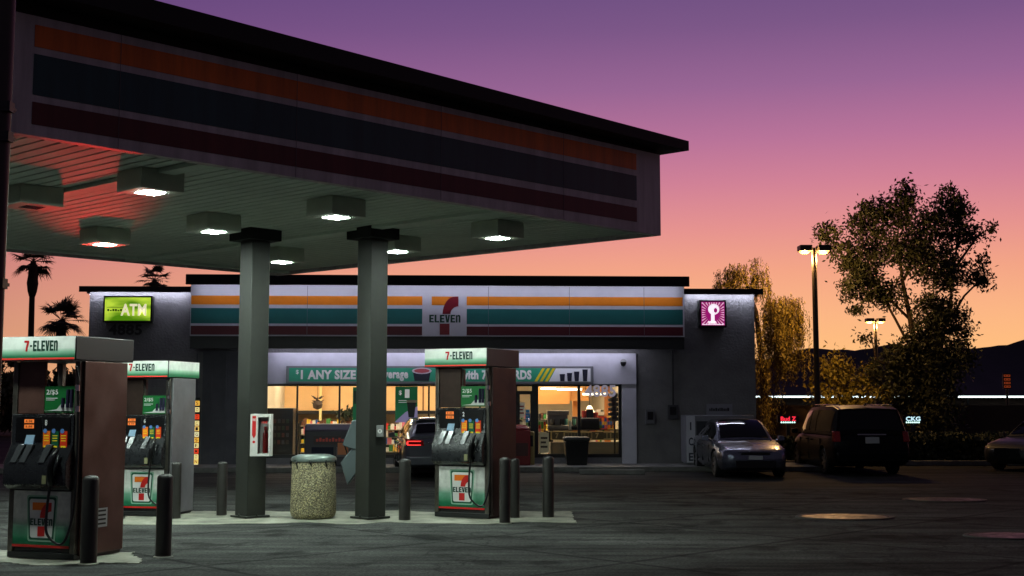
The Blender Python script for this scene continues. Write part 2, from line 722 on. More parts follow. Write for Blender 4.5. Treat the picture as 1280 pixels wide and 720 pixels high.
def island(px0, px1, py0, py1):
    a, b, c, d = G(px0, py0), G(px1, py0), G(px1 - 6, py1), G(px0 + 10, py1)
    pts_ = []
    n_ = 46
    for (p, q) in ((a, b), (b, c), (c, d), (d, a)):
        for k in range(n_):
            t = k / n_
            w = p.lerp(q, t)
            wob = mnoise.noise(Vector((w.x * 1.3, w.y * 1.3, 0))) * .35
            pts_.append((w.x + random.uniform(-.02, .02), w.y + wob + random.uniform(-.03, .03)))
    return slab('island_concrete', pts_, 0.006, 0.012, M_island)


island(150, 720, 655, 640)
island(-60, 175, 706, 690)

# --- pavement in front of the store
STX = 545.0
STY = 34.6
SROT = R(2.6)
SO = D(STX, STY, 0)
SX = Vector((math.cos(SROT), math.sin(SROT), 0))
SN = Vector((-math.sin(SROT), math.cos(SROT), 0))


def S(px, py, off=0.0):
    """pixel -> (x, z) on the store-parallel plane at local y = off"""
    d = ray(px, py)
    o = Vector((0, 0, CAMH)) - SO
    t = (off - o.dot(SN)) / d.dot(SN)
    p = o + d * t
    return p.dot(SX), p.z


def sx(px, off=0.0):
    return S(px, 505, off)[0]


def sz(px, py, off=0.0):
    return S(px, py, off)[1]


pv = MB()
pv.box(-14, sx(1010), -1.9, 0.4, 0, 0.14)
pvo = pv.build('pavement', M_kerb, bevel=0.02)
pvo.location = SO
pvo.rotation_euler = (0, 0, SROT)
struct(pvo)

# far lot kerb on the right
kb = MB()
a = D(955, 36.2); b = D(1500, 36.2)
kb.box(a.x, b.x, 36.2, 36.4, 0, 0.15)
struct(kb.build('kerb', M_kerb, bevel=0.02))

# ================================================================== THE STORE
M_wall = pm('grey_stucco', (112, 111, 112), 0.85, var=0.25, vscale=1.5, bump=0.9, bscale=16)
M_wall2 = pm('charcoal_stucco', (86, 86, 92), 0.85, var=0.25, vscale=1.5, bump=0.6, bscale=24)
M_fascia = pm('fascia_white', (205, 203, 212), 0.4, var=0.08, vscale=2)
M_header = pm('header_panel', (190, 188, 200), 0.5, var=0.1, vscale=3)
M_band_o = pm('stripe_orange', (236, 134, 20), 0.45, var=0.08, vscale=3)
M_band_g = pm('stripe_teal', (30, 104, 100), 0.45, var=0.08, vscale=3)
M_band_r = pm('stripe_maroon', (84, 16, 30), 0.45, var=0.08, vscale=3)
M_frame = pm('window_frame_dark', (16, 16, 17), 0.4)
M_glass = glass('shop_glass')
M_intw = pm('interior_peach_wall', (232, 188, 132), 0.8, var=0.08, vscale=2)
M_int2 = pm('interior_cream', (190, 178, 150), 0.8)
M_floor = pm('shop_tile', (150, 140, 120), 0.4)
M_led = emis('cool_led', (230, 232, 255), 20.0)
M_troffer = emis('shop_troffer', (255, 236, 204), 30.0)

store = thing('convenience_store', 'grey convenience store with striped fascia, black roof edge and lit shop windows', 'store', SO, SROT)

xl, xr = sx(108), sx(945)                   # outer ends of the walls
xm0, xm1 = sx(235, -0.9), sx(857, -0.9)     # ends of the raised middle
FO = -0.9                                   # the fascia stands this far in front of the wall
wx0, wx1 = sx(331), sx(777)                 # glazing
zt = sz(545, 480.5)
zb = 0.30
zw = sz(545, 362)                           # top of the low wings
zmid = sz(545, 344, FO - .5)
DEP = 10.0
w = MB()
# front wall around the glazing
w.box(xl, wx0, 0, 0.25, 0, zw - 0.1)
w.box(wx1, xr, 0, 0.25, 0, zw - 0.1)
w.box(wx0, wx1, 0.02, 0.25, zt, zw - 0.1)
w.box(wx0, wx1, 0.02, 0.25, 0, zb)
w.box(xl, xl + 0.25, 0.25, DEP, 0, zw - 0.1)
w.box(xr - 0.25, xr, 0.25, DEP, 0, zw - 0.1)
w.box(xl + 0.25, xr - 0.25, DEP - 0.25, DEP, 0, zw - 0.1)
w.build('wall', M_wall, store)
# pilaster strips and the darker bay left of the glazing
w = MB()
w.box(sx(777), sx(795), -0.09, -0.002, 0, sz(786, 447))
w.build('pilaster', M_header, store, bevel=0.01)
w = MB()
w.box(xm0 + 0.2, sx(299), -0.04, -0.002, 0.1, sz(260, 440))
for px in (245, 263, 281):
    w.box(sx(px), sx(px) + 0.04, -0.07, -0.04, 0.1, sz(260, 442))
w.build('dark_bay', M_wall2, store)
w = MB()
w.box(sx(300), wx0, -0.05, -0.002, 0, sz(300, 447))
w.build('pilaster', M_header, store, bevel=0.01)
# header panel
w = MB()
w.box(wx0, sx(795), -0.14, -0.006 , zt, sz(560, 446) + 0.1)
w.build('header_panel', M_header, store, bevel=0.01)
# roofs
w = MB()
w.box(xl - 0.02, xr + 0.12, 0.0, DEP, zw - 0.1, zw - 0.02)
w.box(xl - 0.18, xm0 - 0.01, -0.42, 0.3, zw - 0.08, zw + 0.02)
w.box(xl - 0.18, xm0 - 0.01, -0.42, -0.39, zw - 0.14, zw - 0.075)
w.box(xm1 + 0.01, xr + 0.16, -0.42, 0.3, zw - 0.08, zw + 0.02)
w.box(xm1 + 0.01, xr + 0.16, -0.42, -0.39, zw - 0.14, zw - 0.075)
w.box(xl - 0.18, xl + 0.02, 0.3, DEP, zw - 0.12, zw + 0.02)
w.box(xr - 0.02, xr + 0.16, 0.3, DEP, zw - 0.12, zw + 0.02)
w.build('wing_roof', M_blkpaint, store)
w = MB()
w.box(xm0 - 0.04, xm1 + 0.06, FO - 0.50, DEP * 0.7, zmid - 0.22, zmid)
w.box(xm0 - 0.04, xm1 + 0.06, FO - 0.50, FO - 0.46, zmid - 0.28, zmid - 0.215)
w.box(xm0 + 0.05, xm1 - 0.05, FO + 0.2, DEP * 0.65, zw, zmid - 0.22)
w.build('roof', M_blkpaint, store, bevel=0.015)
# fascia box with stripes
fz0, fz1 = sz(545, 420.5, FO), zmid - 0.22
w = MB()
w.box(xm0, xm1, FO, FO + 0.18, fz0, fz1)
fas = w.build('fascia', M_fascia, store, bevel=0.01)
w = MB()
w.box(xm0 + 0.01, xm1 - 0.01, FO + 0.03, FO + 0.17, sz(545, 436, FO), fz0 - 0.003)
w.box(xm0 + 0.01, xm1 - 0.01, FO + 0.17, -0.002, sz(545, 430, FO), fz0 - 0.003)
w.build('fascia_soffit', M_dkmetal, store)


def zf(py):
    return sz(545, py, FO)


def fx(px):
    return sx(px, FO)


def pxs(px):
    return fx(px)


w = MB()
e = FO - 0.004
bands = [(370.5, 381.5, 0), (386, 405, 1), (408, 419, 2)]
for xa, xb in ((236, 527), (583, 855)):
    for ya, yb, mi in bands:
        w.box(fx(xa), fx(xb), e, FO - 0.001, zf(yb), zf(ya), mi)
w.build('stripe', [M_band_o, M_band_g, M_band_r], fas)
# seams in the fascia
for px in (382, 450, 610, 712, 806):
    w = MB()
    w.box(fx(px), fx(px) + 0.012, FO - 0.0065, FO - 0.0045, zf(419.5), zf(358))
    w.build('seam', pm('seam', (110, 108, 118), 0.6), fas)


def seven_logo(b, X, Z, y, mo, mr_, mg, eleven=True):
    """the numeral with the word across it; X,Z map unit coords (0..1, 0..1 up)"""
    def q(pts_, m, dy=0.0):
        b.prism([(X(u), Z(v)) for u, v in pts_], y - dy, y + 0.001, m)
    arc_o, arc_i = [], []
    for k in range(9):
        t = k / 8
        # outer (left/top) edge from the bar to the stem, inner edge
        arc_o.append((0.86 - 0.44 * math.sin(t * math.pi / 2), 1.0 - 0.46 * (1 - math.cos(t * math.pi / 2))))
        arc_i.append((0.96 - 0.27 * math.sin(t * math.pi / 2), 0.74 - 0.20 * (1 - math.cos(t * math.pi / 2))))
    q([(0.05, 0.77), (0.60, 0.77), (0.70, 0.90), (0.83, 0.998), (0.05, 0.998)], mo)
    q([(0.96, 1.0)] + arc_o + list(reversed(arc_i)), mr_, 0.0015)
    q([(0.33, 0.0), (0.66, 0.0), (0.66, 0.29), (0.33, 0.29)], mr_, 0.0015)
    if eleven:
        x0, x1 = X(0.0), X(1.0)
        b.block('ELEVEn', (x0 + x1) / 2, Z(0.42), (Z(0.52) - Z(0.32)), abs(x1 - x0) * 1.06, y - 0.004, mg)


# emblem: white square between the stripes
w = MB()
lx0, lx1, lz0, lz1 = fx(537), fx(574), zf(418.5), zf(370.5)
seven_logo(w, lambda u: lx0 + (lx1 - lx0) * u, lambda v: lz0 + (lz1 - lz0) * v, FO - 0.004, 0, 1, 2)
w.build('emblem', [M_band_o, pm('emblem_maroon', (120, 18, 36), 0.4), M_dkgreen], fas)

# LED strips under the roof edges wash fascia and wings
def strip(x0, x1, y, z, name='led_strip', m=None):
    b_ = MB()
    b_.box(x0, x1, y - 0.02, y + 0.02, z - 0.02, z)
    return b_.build(name, m or M_led, store)


strip(xm0 + 0.1, xm1 - 0.1, FO - 0.40, zmid - 0.225)
strip(xl - 0.05, xm0 - 0.25, -0.15, zw - 0.085, m=emis('cool_led_bright', (230, 232, 255), 60))
strip(xm1 + 0.2, xr + 0.05, -0.15, zw - 0.085, m=emis('cool_led_bright', (230, 232, 255), 60))
b_ = MB(); b_.box(xl - 0.12, xl - 0.08, 0.4, 3.0, zw - 0.145, zw - 0.125)
b_.build('led_strip', M_led, store)
# strip hidden up under the fascia box lights the header
b_ = MB(); b_.box(wx0 + 0.2, sx(790), -0.60, -0.56, sz(545, 430, FO) - 0.03, sz(545, 430, FO) - 0.004)
b_.build('led_strip', emis('cool_led_soft', (232, 233, 255), 34), store)

# window frames
fm = MB()
bars = [wx0 + 0.02, sx(371), sx(424), sx(478), sx(536), sx(600), sx(645), sx(669), sx(724), wx1 - 0.04]
for i, x in enumerate(bars):
    hw = 0.09 if i == 7 else (0.025 if i in (1, 2, 3, 4, 5) else 0.04)
    fm.box(x - hw, x + hw, 0.06, 0.14, zb, zt)
for a_, b2 in zip(bars[:-1], bars[1:]):
    fm.box(a_ + 0.03, b2 - 0.03, 0.07, 0.13, zb, zb + 0.1)
    fm.box(a_ + 0.03, b2 - 0.03, 0.07, 0.13, zt - 0.05, zt)
fm.build('window_frame', M_frame, store)
for i in range(len(bars) - 1):
    if i in (6,):
        continue
    gm = MB()
    gm.box(bars[i] + 0.02, bars[i + 1] - 0.02, 0.095, 0.103, zb + 0.05, zt - 0.03)
    gm.build('window_pane', M_glass, store)
# the entrance door (between bars 6 and 7)
dm = MB()
dx0, dx1 = sx(645) + 0.04, sx(669) - 0.06
ztr = sz(657, 493)
dm.box(dx0, dx1, 0.05, 0.13, ztr, ztr + 0.1)
dm.box(dx0, dx0 + 0.07, 0.04, 0.12, 0.16, ztr)
dm.box(dx1 - 0.07, dx1, 0.04, 0.12, 0.16, ztr)
dm.box(dx0 + 0.07, dx1 - 0.07, 0.045, 0.115, 0.16, 0.4)
door = dm.build('door', M_frame, store)
gm = MB(); gm.box(dx0 + 0.05, dx1 - 0.05, 0.08, 0.088, 0.35, ztr); gm.build('door_pane', M_glass, door)
gm = MB(); gm.tube([(dx1 - 0.12, 0.0, 0.9), (dx1 - 0.12, -0.04, 0.95), (dx1 - 0.12, -0.04, 1.35), (dx1 - 0.12, 0.0, 1.4)], 0.015)
gm.build('handle', M_chrome, door)

# interior shell
w = MB()
w.box(xl + 0.3, xr - 0.3, 0.26, DEP - 0.3, 0.10, 0.15, 0)
w.box(xl + 0.3, xr - 0.3, 0.3, DEP - 0.3, 2.95, 3.0, 1)
w.box(xl + 0.3, xr - 0.3, DEP - 0.34, DEP - 0.3, 0.15, 2.95, 2)
w.box(wx0 - 0.5, wx0 - 0.45, 0.3, DEP - 0.35, 0.15, 2.95, 1)
w.box(wx1 + 0.25, wx1 + 0.3, 0.3, DEP - 0.35, 0.15, 2.95, 2)
w.build('interior_shell', [M_floor, pm('ceiling_tile', (215, 205, 180), 0.8), M_int2], store)
# peach bulkheads above the coolers
w = MB()
BY = 7.2
w.box(sx(325, BY), sx(560, BY), BY, BY + 0.8, sz(440, 513, BY), 2.94, 0)
for px in (350, 470, 500, 528):
    w.box(sx(px, BY), sx(px, BY) + 0.05, BY - 0.02, BY - 0.004, sz(440, 513, BY), 2.9, 1)
w.box(sx(325, BY), sx(560, BY), BY - 0.12, BY - 0.001, sz(440, 517.5, BY), sz(440, 513.5, BY), 2)
w.box(sx(400, BY), sx(403, BY), BY - 0.25, BY - 0.15, 0.15, 2.94, 3)
w.build('bulkhead', [M_intw, pm('panel_joint', (120, 80, 45), 0.6), M_black, pm('cream_post', (240, 220, 150), 0.6)], store)
w = MB()
B2 = 4.2
w.box(sx(672, B2), sx(712, B2), B2, B2 + 0.5, sz(690, 505, B2), 2.94, 0)
w.box(sx(712, B2 + .3), sx(736, B2 + .3), B2 + 0.3, B2 + 0.8, sz(720, 501, B2 + .3), 2.94, 0)
w.box(sx(750, B2 + 1), sx(772, B2 + 1), B2 + 1, B2 + 1.5, sz(760, 494, B2 + 1), 2.94, 0)
w.box(sx(716, 5), sx(722, 5), 5, 5.2, 0.15, 2.94, 0)
w.box(sx(756, 4.5), sx(763, 4.5), 4.5, 4.7, 0.15, 2.94, 1)
w.build('bulkhead', [pm('interior_orange', (226, 160, 88), 0.8, var=0.08, vscale=3), pm('oak_post', (170, 105, 45), 0.6)], store)
# ceiling troffers; the row nearest the left windows is added to brighten the shelves
for (px, yy, hw) in ((360, 3.0, .6), (440, 3.0, .6), (520, 3.0, .6), (360, 5.6, .6), (440, 5.6, .6), (520, 5.6, .6), (600, 3, .6),
                     (350, 1.5, .5), (410, 1.5, .5), (470, 1.5, .5), (530, 1.5, .5), (660, 2.5, .3), (686, 3.0, .5), (712, 2.3, .5), (745, 1.8, .6), (690, 5.5, .6), (745, 5.5, .6), (600, 6, .6)):
    b_ = MB()
    x = sx(px, yy)
    b_.box(x - hw, x + hw, yy - 0.15, yy + 0.15, 2.90, 2.945)
    b_.build('ceiling_light', M_troffer, store)

# shelves full of goods
PK = [pm('packet_%s' % n, c, 0.5) for n, c in (('red', (200, 40, 30)), ('yellow', (240, 200, 60)), ('green', (60, 130, 60)),
      ('blue', (50, 90, 170)), ('white', (235, 230, 220)), ('orange', (235, 120, 40)), ('brown', (100, 60, 36)), ('pink', (220, 120, 130)))]


def shelf_unit(px0, px1, yy, pytop, label, rows_=4, name='shelf_unit', dens=1.0, back=True):
    x0, x1 = sx(px0, yy), sx(px1, yy)
    zt_ = sz((px0 + px1) / 2, pytop, yy)
    c_ = SO + SX * ((x0 + x1) / 2) + SN * yy
    t = thing(name, label, 'shelf', (c_.x, c_.y, 0.15), SROT, 'goods shelves inside the shop')
    hw = (x1 - x0) / 2
    H = zt_ - 0.15
    b_ = MB()
    if back:
        b_.box(-hw, hw, 0.24, 0.27, 0, H - 0.12)
    for k in (-1, 1):
        b_.box(k * hw - 0.02, k * hw + 0.02, -0.2, 0.26, 0, H - 0.14)
    b_.build('frame', pm('shelf_dark', (40, 38, 36), 0.5), t)
    b_ = MB(); pk = MB()
    for r_ in range(rows_):
        z = 0.12 + (H - 0.4) * r_ / max(1, rows_ - 1)
        b_.box(-hw + 0.03, hw - 0.03, -0.22, 0.23, z - 0.025, z)
        x = -hw + 0.05
        while x < hw - 0.12:
            ww = random.uniform(0.05, 0.14)
            hh = random.uniform(0.10, 0.24)
            if random.random() < dens:
                pk.box(x, x + ww * 0.92, -0.18 + random.uniform(0, .05), 0.1, z + .001, z + hh, random.choice((0, 1, 2, 2, 3, 4, 4, 4, 1, 6, 6, 5, 7)))
            x += ww
    b_.build('shelf', pm('shelf_cream', (150, 140, 120), 0.5), t)
    o = pk.build('packages', PK, t)
    o['kind'] = 'stuff'
    return t


shelf_unit(334, 372, 5.4, 524, 'goods shelf at the far left behind the shop window', 4)
shelf_unit(376, 428, 5.6, 521, 'goods shelf with packets behind the dark kiosk', 4)
shelf_unit(432, 478, 5.0, 523, 'goods shelf seen beside the right canopy column', 4)
shelf_unit(480, 540, 5.8, 526, 'goods shelf behind the parked dark crossover', 4)
shelf_unit(645, 664, 2.6, 512, 'tall goods shelf inside the glass entrance door', 6)
shelf_unit(674, 690, 3.6, 512, 'narrow black goods rack right of the entrance door', 4)
shelf_unit(735, 775, 6.0, 508, 'goods shelf at the rear behind the service counter', 5)

# service counter
cy = 1.6
c_ = SO + SN * cy
ct = thing('service_counter', 'long shop counter with patterned beige edge behind the right window', 'counter', (c_.x, c_.y, 0.15), SROT)
b_ = MB(); b_.box(sx(688, cy), sx(774, cy), 0, 0.7, 0, sz(730, 553, cy) - 0.15, 0)
b_.box(sx(688, cy) - 0.03, sx(774, cy), -0.02, 0.72, sz(730, 538.5, cy) - 0.15, sz(730, 537, cy) - 0.15, 1)
b_.build('body', [pm('counter_grey', (92, 90, 84), 0.6), M_black], ct)
b_ = MB()
z0_, z1_ = sz(730, 550, cy) - 0.15, sz(730, 539, cy) - 0.15
b_.box(sx(688, cy), sx(774, cy), -0.014, -0.002, z0_, z1_, 0)
for px in (697, 747):
    x = sx(px, cy)
    b_.box(x - 0.17, x + 0.17, -0.018, -0.0145, z0_ + 0.02, z1_ - 0.02, 1)
    b_.text('7', x - 0.02, (z0_ + z1_) / 2, (z1_ - z0_) * 0.62, 0.1, -0.02, 0, bold=0.05)
for k in range(14):
    x = sx(706 + k * 4.8 if k > 7 else 706 + k * 4.2, cy)
    b_.box(x, x + 0.09, -0.018, -0.0145, z0_ + 0.05, z1_ - 0.05, 1)
b_.build('edge_panel', [pm('counter_beige', (160, 150, 112), 0.6), pm('counter_line', (70, 66, 52), 0.6)], ct)


def in_store(name, label, cat, px, yy, z=0.15, group=None):
    p = SO + SX * sx(px, yy) + SN * yy
    return thing(name, label, cat, (p.x, p.y, z), SROT, group)


CZ = sz(730, 537, cy) + 0.002
t = in_store('coffee_machine', 'boxy steel coffee machine on the shop counter', 'machine', 697, cy + 0.35, CZ)
b_ = MB(); b_.box(-.3, .3, -.2, .2, 0, .12); b_.box(-.3, .3, .0, .2, .12, .42); b_.box(-.32, .32, -.2, .2, .42, .55)
b_.build('body', M_steel, t, bevel=.01)
b_ = MB(); b_.cyl((-.15, -.08, .13), (-.15, -.08, .3), .07, .06); b_.cyl((.12, -.08, .13), (.12, -.08, .3), .07, .06)
b_.build('pot', M_black, t, smooth=True)
t = in_store('cup_stack', 'pale stacks of paper cups on the shop counter', 'cups', 711, cy + 0.3, CZ)
b_ = MB()
for k in range(4):
    b_.cyl((-.2 + k * .12, 0, 0), (-.2 + k * .12, 0, .26 + .05 * (k % 2)), .042, .05, 12, k % 2)
b_.build('cups', [M_white, pm('cup_teal', (120, 190, 170), .5)], t, smooth=True)
t = in_store('slush_machine', 'black drinks machine on the counter behind the second window', 'machine', 737, cy + 0.35, CZ)
b_ = MB(); b_.box(-.28, .28, -.18, .2, 0, .34); b_.box(-.1, .1, -.1, .15, .34, .6)
b_.build('body', M_black, t, bevel=.02)
b_ = MB(); b_.cyl((-.16, -.02, .34), (-.16, -.02, .55), .07, .08); b_.cyl((.18, -.02, .34), (.18, -.02, .5), .07, .08)
b_.build('bowl', pm('bowl_red', (190, 60, 50), .3), t, smooth=True)
t = in_store('display_rack', 'dark round display of small goods at the right window edge', 'rack', 768, cy - 0.3, 0.15)
b_ = MB(); b_.cyl((0, 0, 0), (0, 0, 1.9), .03)
for k in range(6):
    b_.lathe([(0.05, 0), (.18, .02), (.2, .1), (.06, .14)], 14, (0, 0, 1.15 + k * .14))
b_.build('tray', M_black, t, smooth=True)
t = in_store('pendant_lamp', 'small pendant lamp with a pale bell shade above the shop counter', 'lamp', 737, 2.2, sz(737, 516, 2.2))
b_ = MB(); b_.lathe([(.03, .22), (.06, .2), (.16, .0), (.15, .0), (.05, .18)], 18)
b_.build('lamp_shade', emis('shade_glow', (250, 232, 190), 1.6), t, smooth=True)
b_ = MB(); b_.cyl((0, 0, .22), (0, 0, 2.94 - sz(737, 516, 2.2)), .008)
b_.build('cord', M_black, t)
t = in_store('hanging_ornament', 'dark bristly ornament hanging before the peach wall', 'ornament', 397, 3.2, sz(397, 512, 3.2))
b_ = MB(); b_.lathe([(.02, 0), (.13, .05), (.15, .15), (.12, .24), (.04, .3)], 14)
for k in range(26):
    a_ = random.uniform(0, 6.28); zz = random.uniform(.05, .36)
    b_.cyl((math.cos(a_) * .08, math.sin(a_) * .08, zz), (math.cos(a_) * .2, math.sin(a_) * .2, zz + .08), .03, .004, 5)
b_.cyl((0, 0, .3), (0, 0, 2.94 - sz(397, 512, 3.2)), .006)
b_.build('body', pm('ornament_brown', (52, 36, 24), .7), t)
t = in_store('potted_plant', 'dark bushy plant on the shelf before the peach wall', 'plant', 434, 4.6, sz(434, 524, 4.6))
b_ = MB()
for k in range(160):
    c0 = Vector((random.gauss(0, .15), random.gauss(0, .12), .17 + random.gauss(0, .09)))
    d = Vector((random.uniform(-1, 1), random.uniform(-1, 1), random.uniform(-1, 1))).normalized() * .08
    e_ = d.cross(Vector((random.random(), random.random(), random.random()))).normalized() * .04
    b_.quad(c0 - d, c0 + e_, c0 + d, c0 - e_)
b_.build('foliage', pm('leaf_indoor', (26, 44, 24), .6), t, recalc=False)
b_ = MB(); b_.lathe([(.08, -.06), (.1, .06)], 12); b_.build('pot', M_black, t)
t = in_store('tall_cooler', 'tall black drinks cooler standing by the left shop window', 'cooler', 352, 1.5, .15)
b_ = MB(); b_.box(-.38, .38, -.3, .3, 0, sz(352, 510, 1.5) - .15)
b_.build('body', M_black, t, bevel=.02)
b_ = MB()
for k in range(4):
    for j in range(5):
        b_.box(-.3 + j * .12, -.22 + j * .12, -.315, -.302, .5 + k * .2, .62 + k * .2, (k * 3 + j * 5) % 4)
b_.build('label_rows', [pm('dim_a', (60, 50, 44), .5), pm('dim_b', (44, 58, 44), .5), pm('dim_c', (80, 44, 40), .5), pm('dim_d', (60, 60, 70), .5)], t)

for (px, yy, py, rz, lab) in ((690, 3.4, 487, 28, 'slanting tube light hanging left behind the right window'), (712, 2.6, 488, -24, 'tube light hanging in the middle of the right window'),
                              (744, 2.4, 494, -14, 'tube light hanging just below the window number')):
    t = in_store('tube_light', lab, 'ceiling light', px, yy, sz(px, py, yy))
    t.rotation_euler.z = SROT + R(rz)
    b_ = MB(); b_.box(-.38, .38, -.06, .06, 0, .05); b_.build('tube', emis('tube_white', (255, 250, 225), 3), t, bevel=.01)
    b_ = MB(); b_.box(-.40, .40, -.09, .09, .05, .09); b_.build('reflector', M_int2, t)
    for k in (-.3, .3):
        b_ = MB(); b_.cyl((k, 0, .09), (k, 0, 2.94 - t.location.z), .006); b_.build('cord', M_black, t)
random.seed(31)
for (px, yy, zoff, lab, colr) in ((676, 1.7, 0, 'stack of bright snack boxes at the left end of the shop counter', (230, 220, 200)),
                                  (722, 1.95, 0, 'dark cash register between the machines on the shop counter', (30, 30, 34)),
                                  (752, 1.9, 0, 'red topped candy display on the shop counter', (190, 60, 40)),
                                  (762, 2.0, 0, 'yellow candy display near the right end of the shop counter', (240, 200, 80))):
    t = in_store('counter_display', lab, 'display', px, yy, CZ if px > 680 else .95)
    b_ = MB()
    if colr[0] < 60:
        b_.box(-.2, .2, -.15, .15, 0, .1)
        b_.prismx([(-.1, .1), (.12, .1), (.12, .36), (.04, .38)], -.16, .16)
        b_.build('body', M_black, t, bevel=.01)
    else:
        b_.box(-.16, .16, -.1, .1, 0, .03)
        b_.box(-.16, .16, .08, .1, .03, .38)
        b_.build('rack', pm('disp_%d' % px, colr, .5), t)
        b_ = MB()
        for r_ in range(3):
            for k in range(4):
                b_.box(-.14 + k * .075, -.08 + k * .075, -.08 + r_ * .05, -.04 + r_ * .05, .031 + r_ * .08, .13 + r_ * .1, random.randrange(8))
        b_.build('packages', PK, t)
for (px0, px1, py0, py1, c1, c2, lab) in ((648, 656, 503, 522, (236, 226, 206), (190, 60, 50), 'pale notice taped inside the glass entrance door'),
                                         (657, 662, 512, 528, (40, 130, 190), (220, 220, 220), 'small blue notice taped inside the glass entrance door'),
                                         (674, 686, 541, 566, (190, 182, 150), (60, 50, 40), 'pale poster low in the window right of the entrance door')):
    off = .16
    x0, x1 = sx(px0, off), sx(px1, off)
    z0, z1 = sz(px0, py1, off), sz(px0, py0, off)
    p_ = SO + SX * ((x0 + x1) / 2) + SN * off
    t = thing('window_notice', lab, 'notice', (p_.x, p_.y, z0), SROT)
    w = MB(); w.box(-(x1 - x0) / 2, (x1 - x0) / 2, -.004, 0, 0, z1 - z0, 0); w.build('sheet', pm('notice_%d' % px0, c1, .5, emit=.1), t)
    w = MB(); hw = (x1 - x0) / 2
    for k in range(3):
        w.box(-hw * .7, hw * (.7 - .3 * (k % 2)), -.007, -.0045, (z1 - z0) * (.25 + .22 * k), (z1 - z0) * (.35 + .22 * k), 0)
    w.build('print', pm('print_%d' % px0, c2, .5), t)

# banner above the windows
bn = thing('banner_sign', 'green promotional drinks banner with white lettering above the shop windows', 'banner', SO, SROT)
BYB = -0.19
bx0, bx1 = sx(357, BYB), sx(742, BYB)
bz0, bz1 = sz(545, 479.5, BYB), sz(545, 457.5, BYB)
w = MB()
w.box(bx0, bx1, BYB, -0.142, bz0, bz1)
w.build('frame', pm('banner_frame', (120, 120, 126), .4, .4), bn, bevel=.008)
ix0, ix1, iz0, iz1 = bx0 + .08, bx1 - .08, bz0 + .06, bz1 - .06
w = MB()
xg = sx(695, BYB)
y_ = BYB - .004
w.prism([(ix0, iz0), (xg - .2, iz0), (xg, iz1), (ix0, iz1)], y_, BYB + .001, 0)
w.prism([(xg - .2, iz0), (ix1, iz0), (ix1, iz1), (xg, iz1)], y_, BYB + .001, 1)
for k in range(3):
    xs = sx(668 + k * 6.5, BYB)
    w.prism([(xs, iz0), (xs + .08, iz0), (xs + .30, iz1), (xs + .22, iz1)], y_ - .002, y_, 2)
w.build('face', [pm('banner_green', (44, 150, 116), .45, var=.06), pm('banner_white', (230, 230, 236), .45), M_yellow], bn)
w = MB()
zc = (iz0 + iz1) / 2
yt = y_ - .004
w.text('$', sx(371, BYB), zc + .07, .13, .08, yt, 0, .02)
w.text('1 ANY SIZE', sx(410, BYB), zc, .26, sx(445, BYB) - sx(376, BYB), yt, 0, .05)
w.text('hot beverage', sx(480, BYB), zc - .015, .32, sx(510, BYB) - sx(450, BYB), yt, 0, .045)
w.text('with 7REWARDS', sx(620, BYB), zc, .27, sx(663, BYB) - sx(574, BYB), yt, 0, .05)
w.build('lettering', M_white, bn)
w = MB()
xc = sx(527, BYB)
w.prism([(xc - .2, zc - .17), (xc + .2, zc - .17), (xc + .25, zc + .1), (xc - .25, zc + .1)], yt - .004, yt, 0)
w.prism([(xc + .28 * math.cos(t * .5236), zc + .11 + .09 * math.sin(t * .5236)) for t in range(12)], yt - .008, yt - .004, 1)
w.prism([(xc + .22 * math.cos(t * .5236), zc + .11 + .06 * math.sin(t * .5236)) for t in range(12)], yt - .010, yt - .008, 2)
for k, (px, h) in enumerate(((703, .20), (712, .23), (721, .27), (731.5, .33))):
    xc2 = sx(px, BYB)
    zq = iz0 + .01
    w2_ = MB()
    w2_.prism([(xc2 - .055, zq), (xc2 + .055, zq), (xc2 + .075, zq + h), (xc2 - .075, zq + h)], yt - .004, yt, 0)
    w2_.build('cup_picture', pm('cup_navy', (24, 26, 46), .5), bn)
w.build('cup_picture', [pm('cup_navy', (24, 26, 46), .5), pm('cup_rim', (190, 180, 190), .5), pm('drink_pink', (170, 70, 80), .5)], bn)


# poster helpers
def poster(px0, px1, py0, py1, label, name='window_poster'):
    off = .05
    x0, x1 = sx(px0, off), sx(px1, off)
    z0, z1 = sz(px0, py1, off), sz(px0, py0, off)
    p = SO + SX * ((x0 + x1) / 2) + SN * off
    t = thing(name, label, 'poster', (p.x, p.y, z0), SROT)
    return t, (x1 - x0) / 2, z1 - z0


M_pg = pm('poster_green', (22, 110, 66), .5, emit=.22)  # sheet glows in place of light falling on the poster
t, hw, H = poster(494, 522, 483, 528, 'green one dollar drink poster in the window above the dark crossover')
w = MB()
w.box(-hw, hw, -.006, 0, 0, H, 0)
w.prism([(-hw, 0), (hw, 0), (hw, H * .45), (-hw * .1, H * .28), (-hw, 0.02)], -.009, -.006, 1)
w.build('sheet', [M_pg, pm('poster_lilac', (150, 140, 180), .5, emit=.3)], t)
w = MB()
w.text('$', -hw * .55, H * .82, H * .14, None, -.011, 0, .02)
w.text('1', 0.02, H * .80, H * .24, .13, -.011, 0, .05)
for k in range(2):
    w.box(-hw * .7, hw * .5, -.011, -.009, H * (.60 - k * .05), H * (.615 - k * .05), 0)
w.build('lettering', pm('poster_white', (230, 230, 225), .4, emit=.35), t)  # print is no lamp; its emission replaces the light it lacks outside
w = MB()
w.prism([(hw * .2, H * .14), (hw * .7, H * .14), (hw * .85, H * .55), (hw * .05, H * .55)], -.014, -.0095, 0)
w.box(hw * .02, hw * .9, -.015, -.0095, H * .55, H * .62, 1)
w.build('cup_picture', [M_black, pm('cup_cream', (200, 180, 150), .5)], t)
t, hw, H = poster(441, 448, 484, 530, 'narrow green poster strip half hidden by the right column')
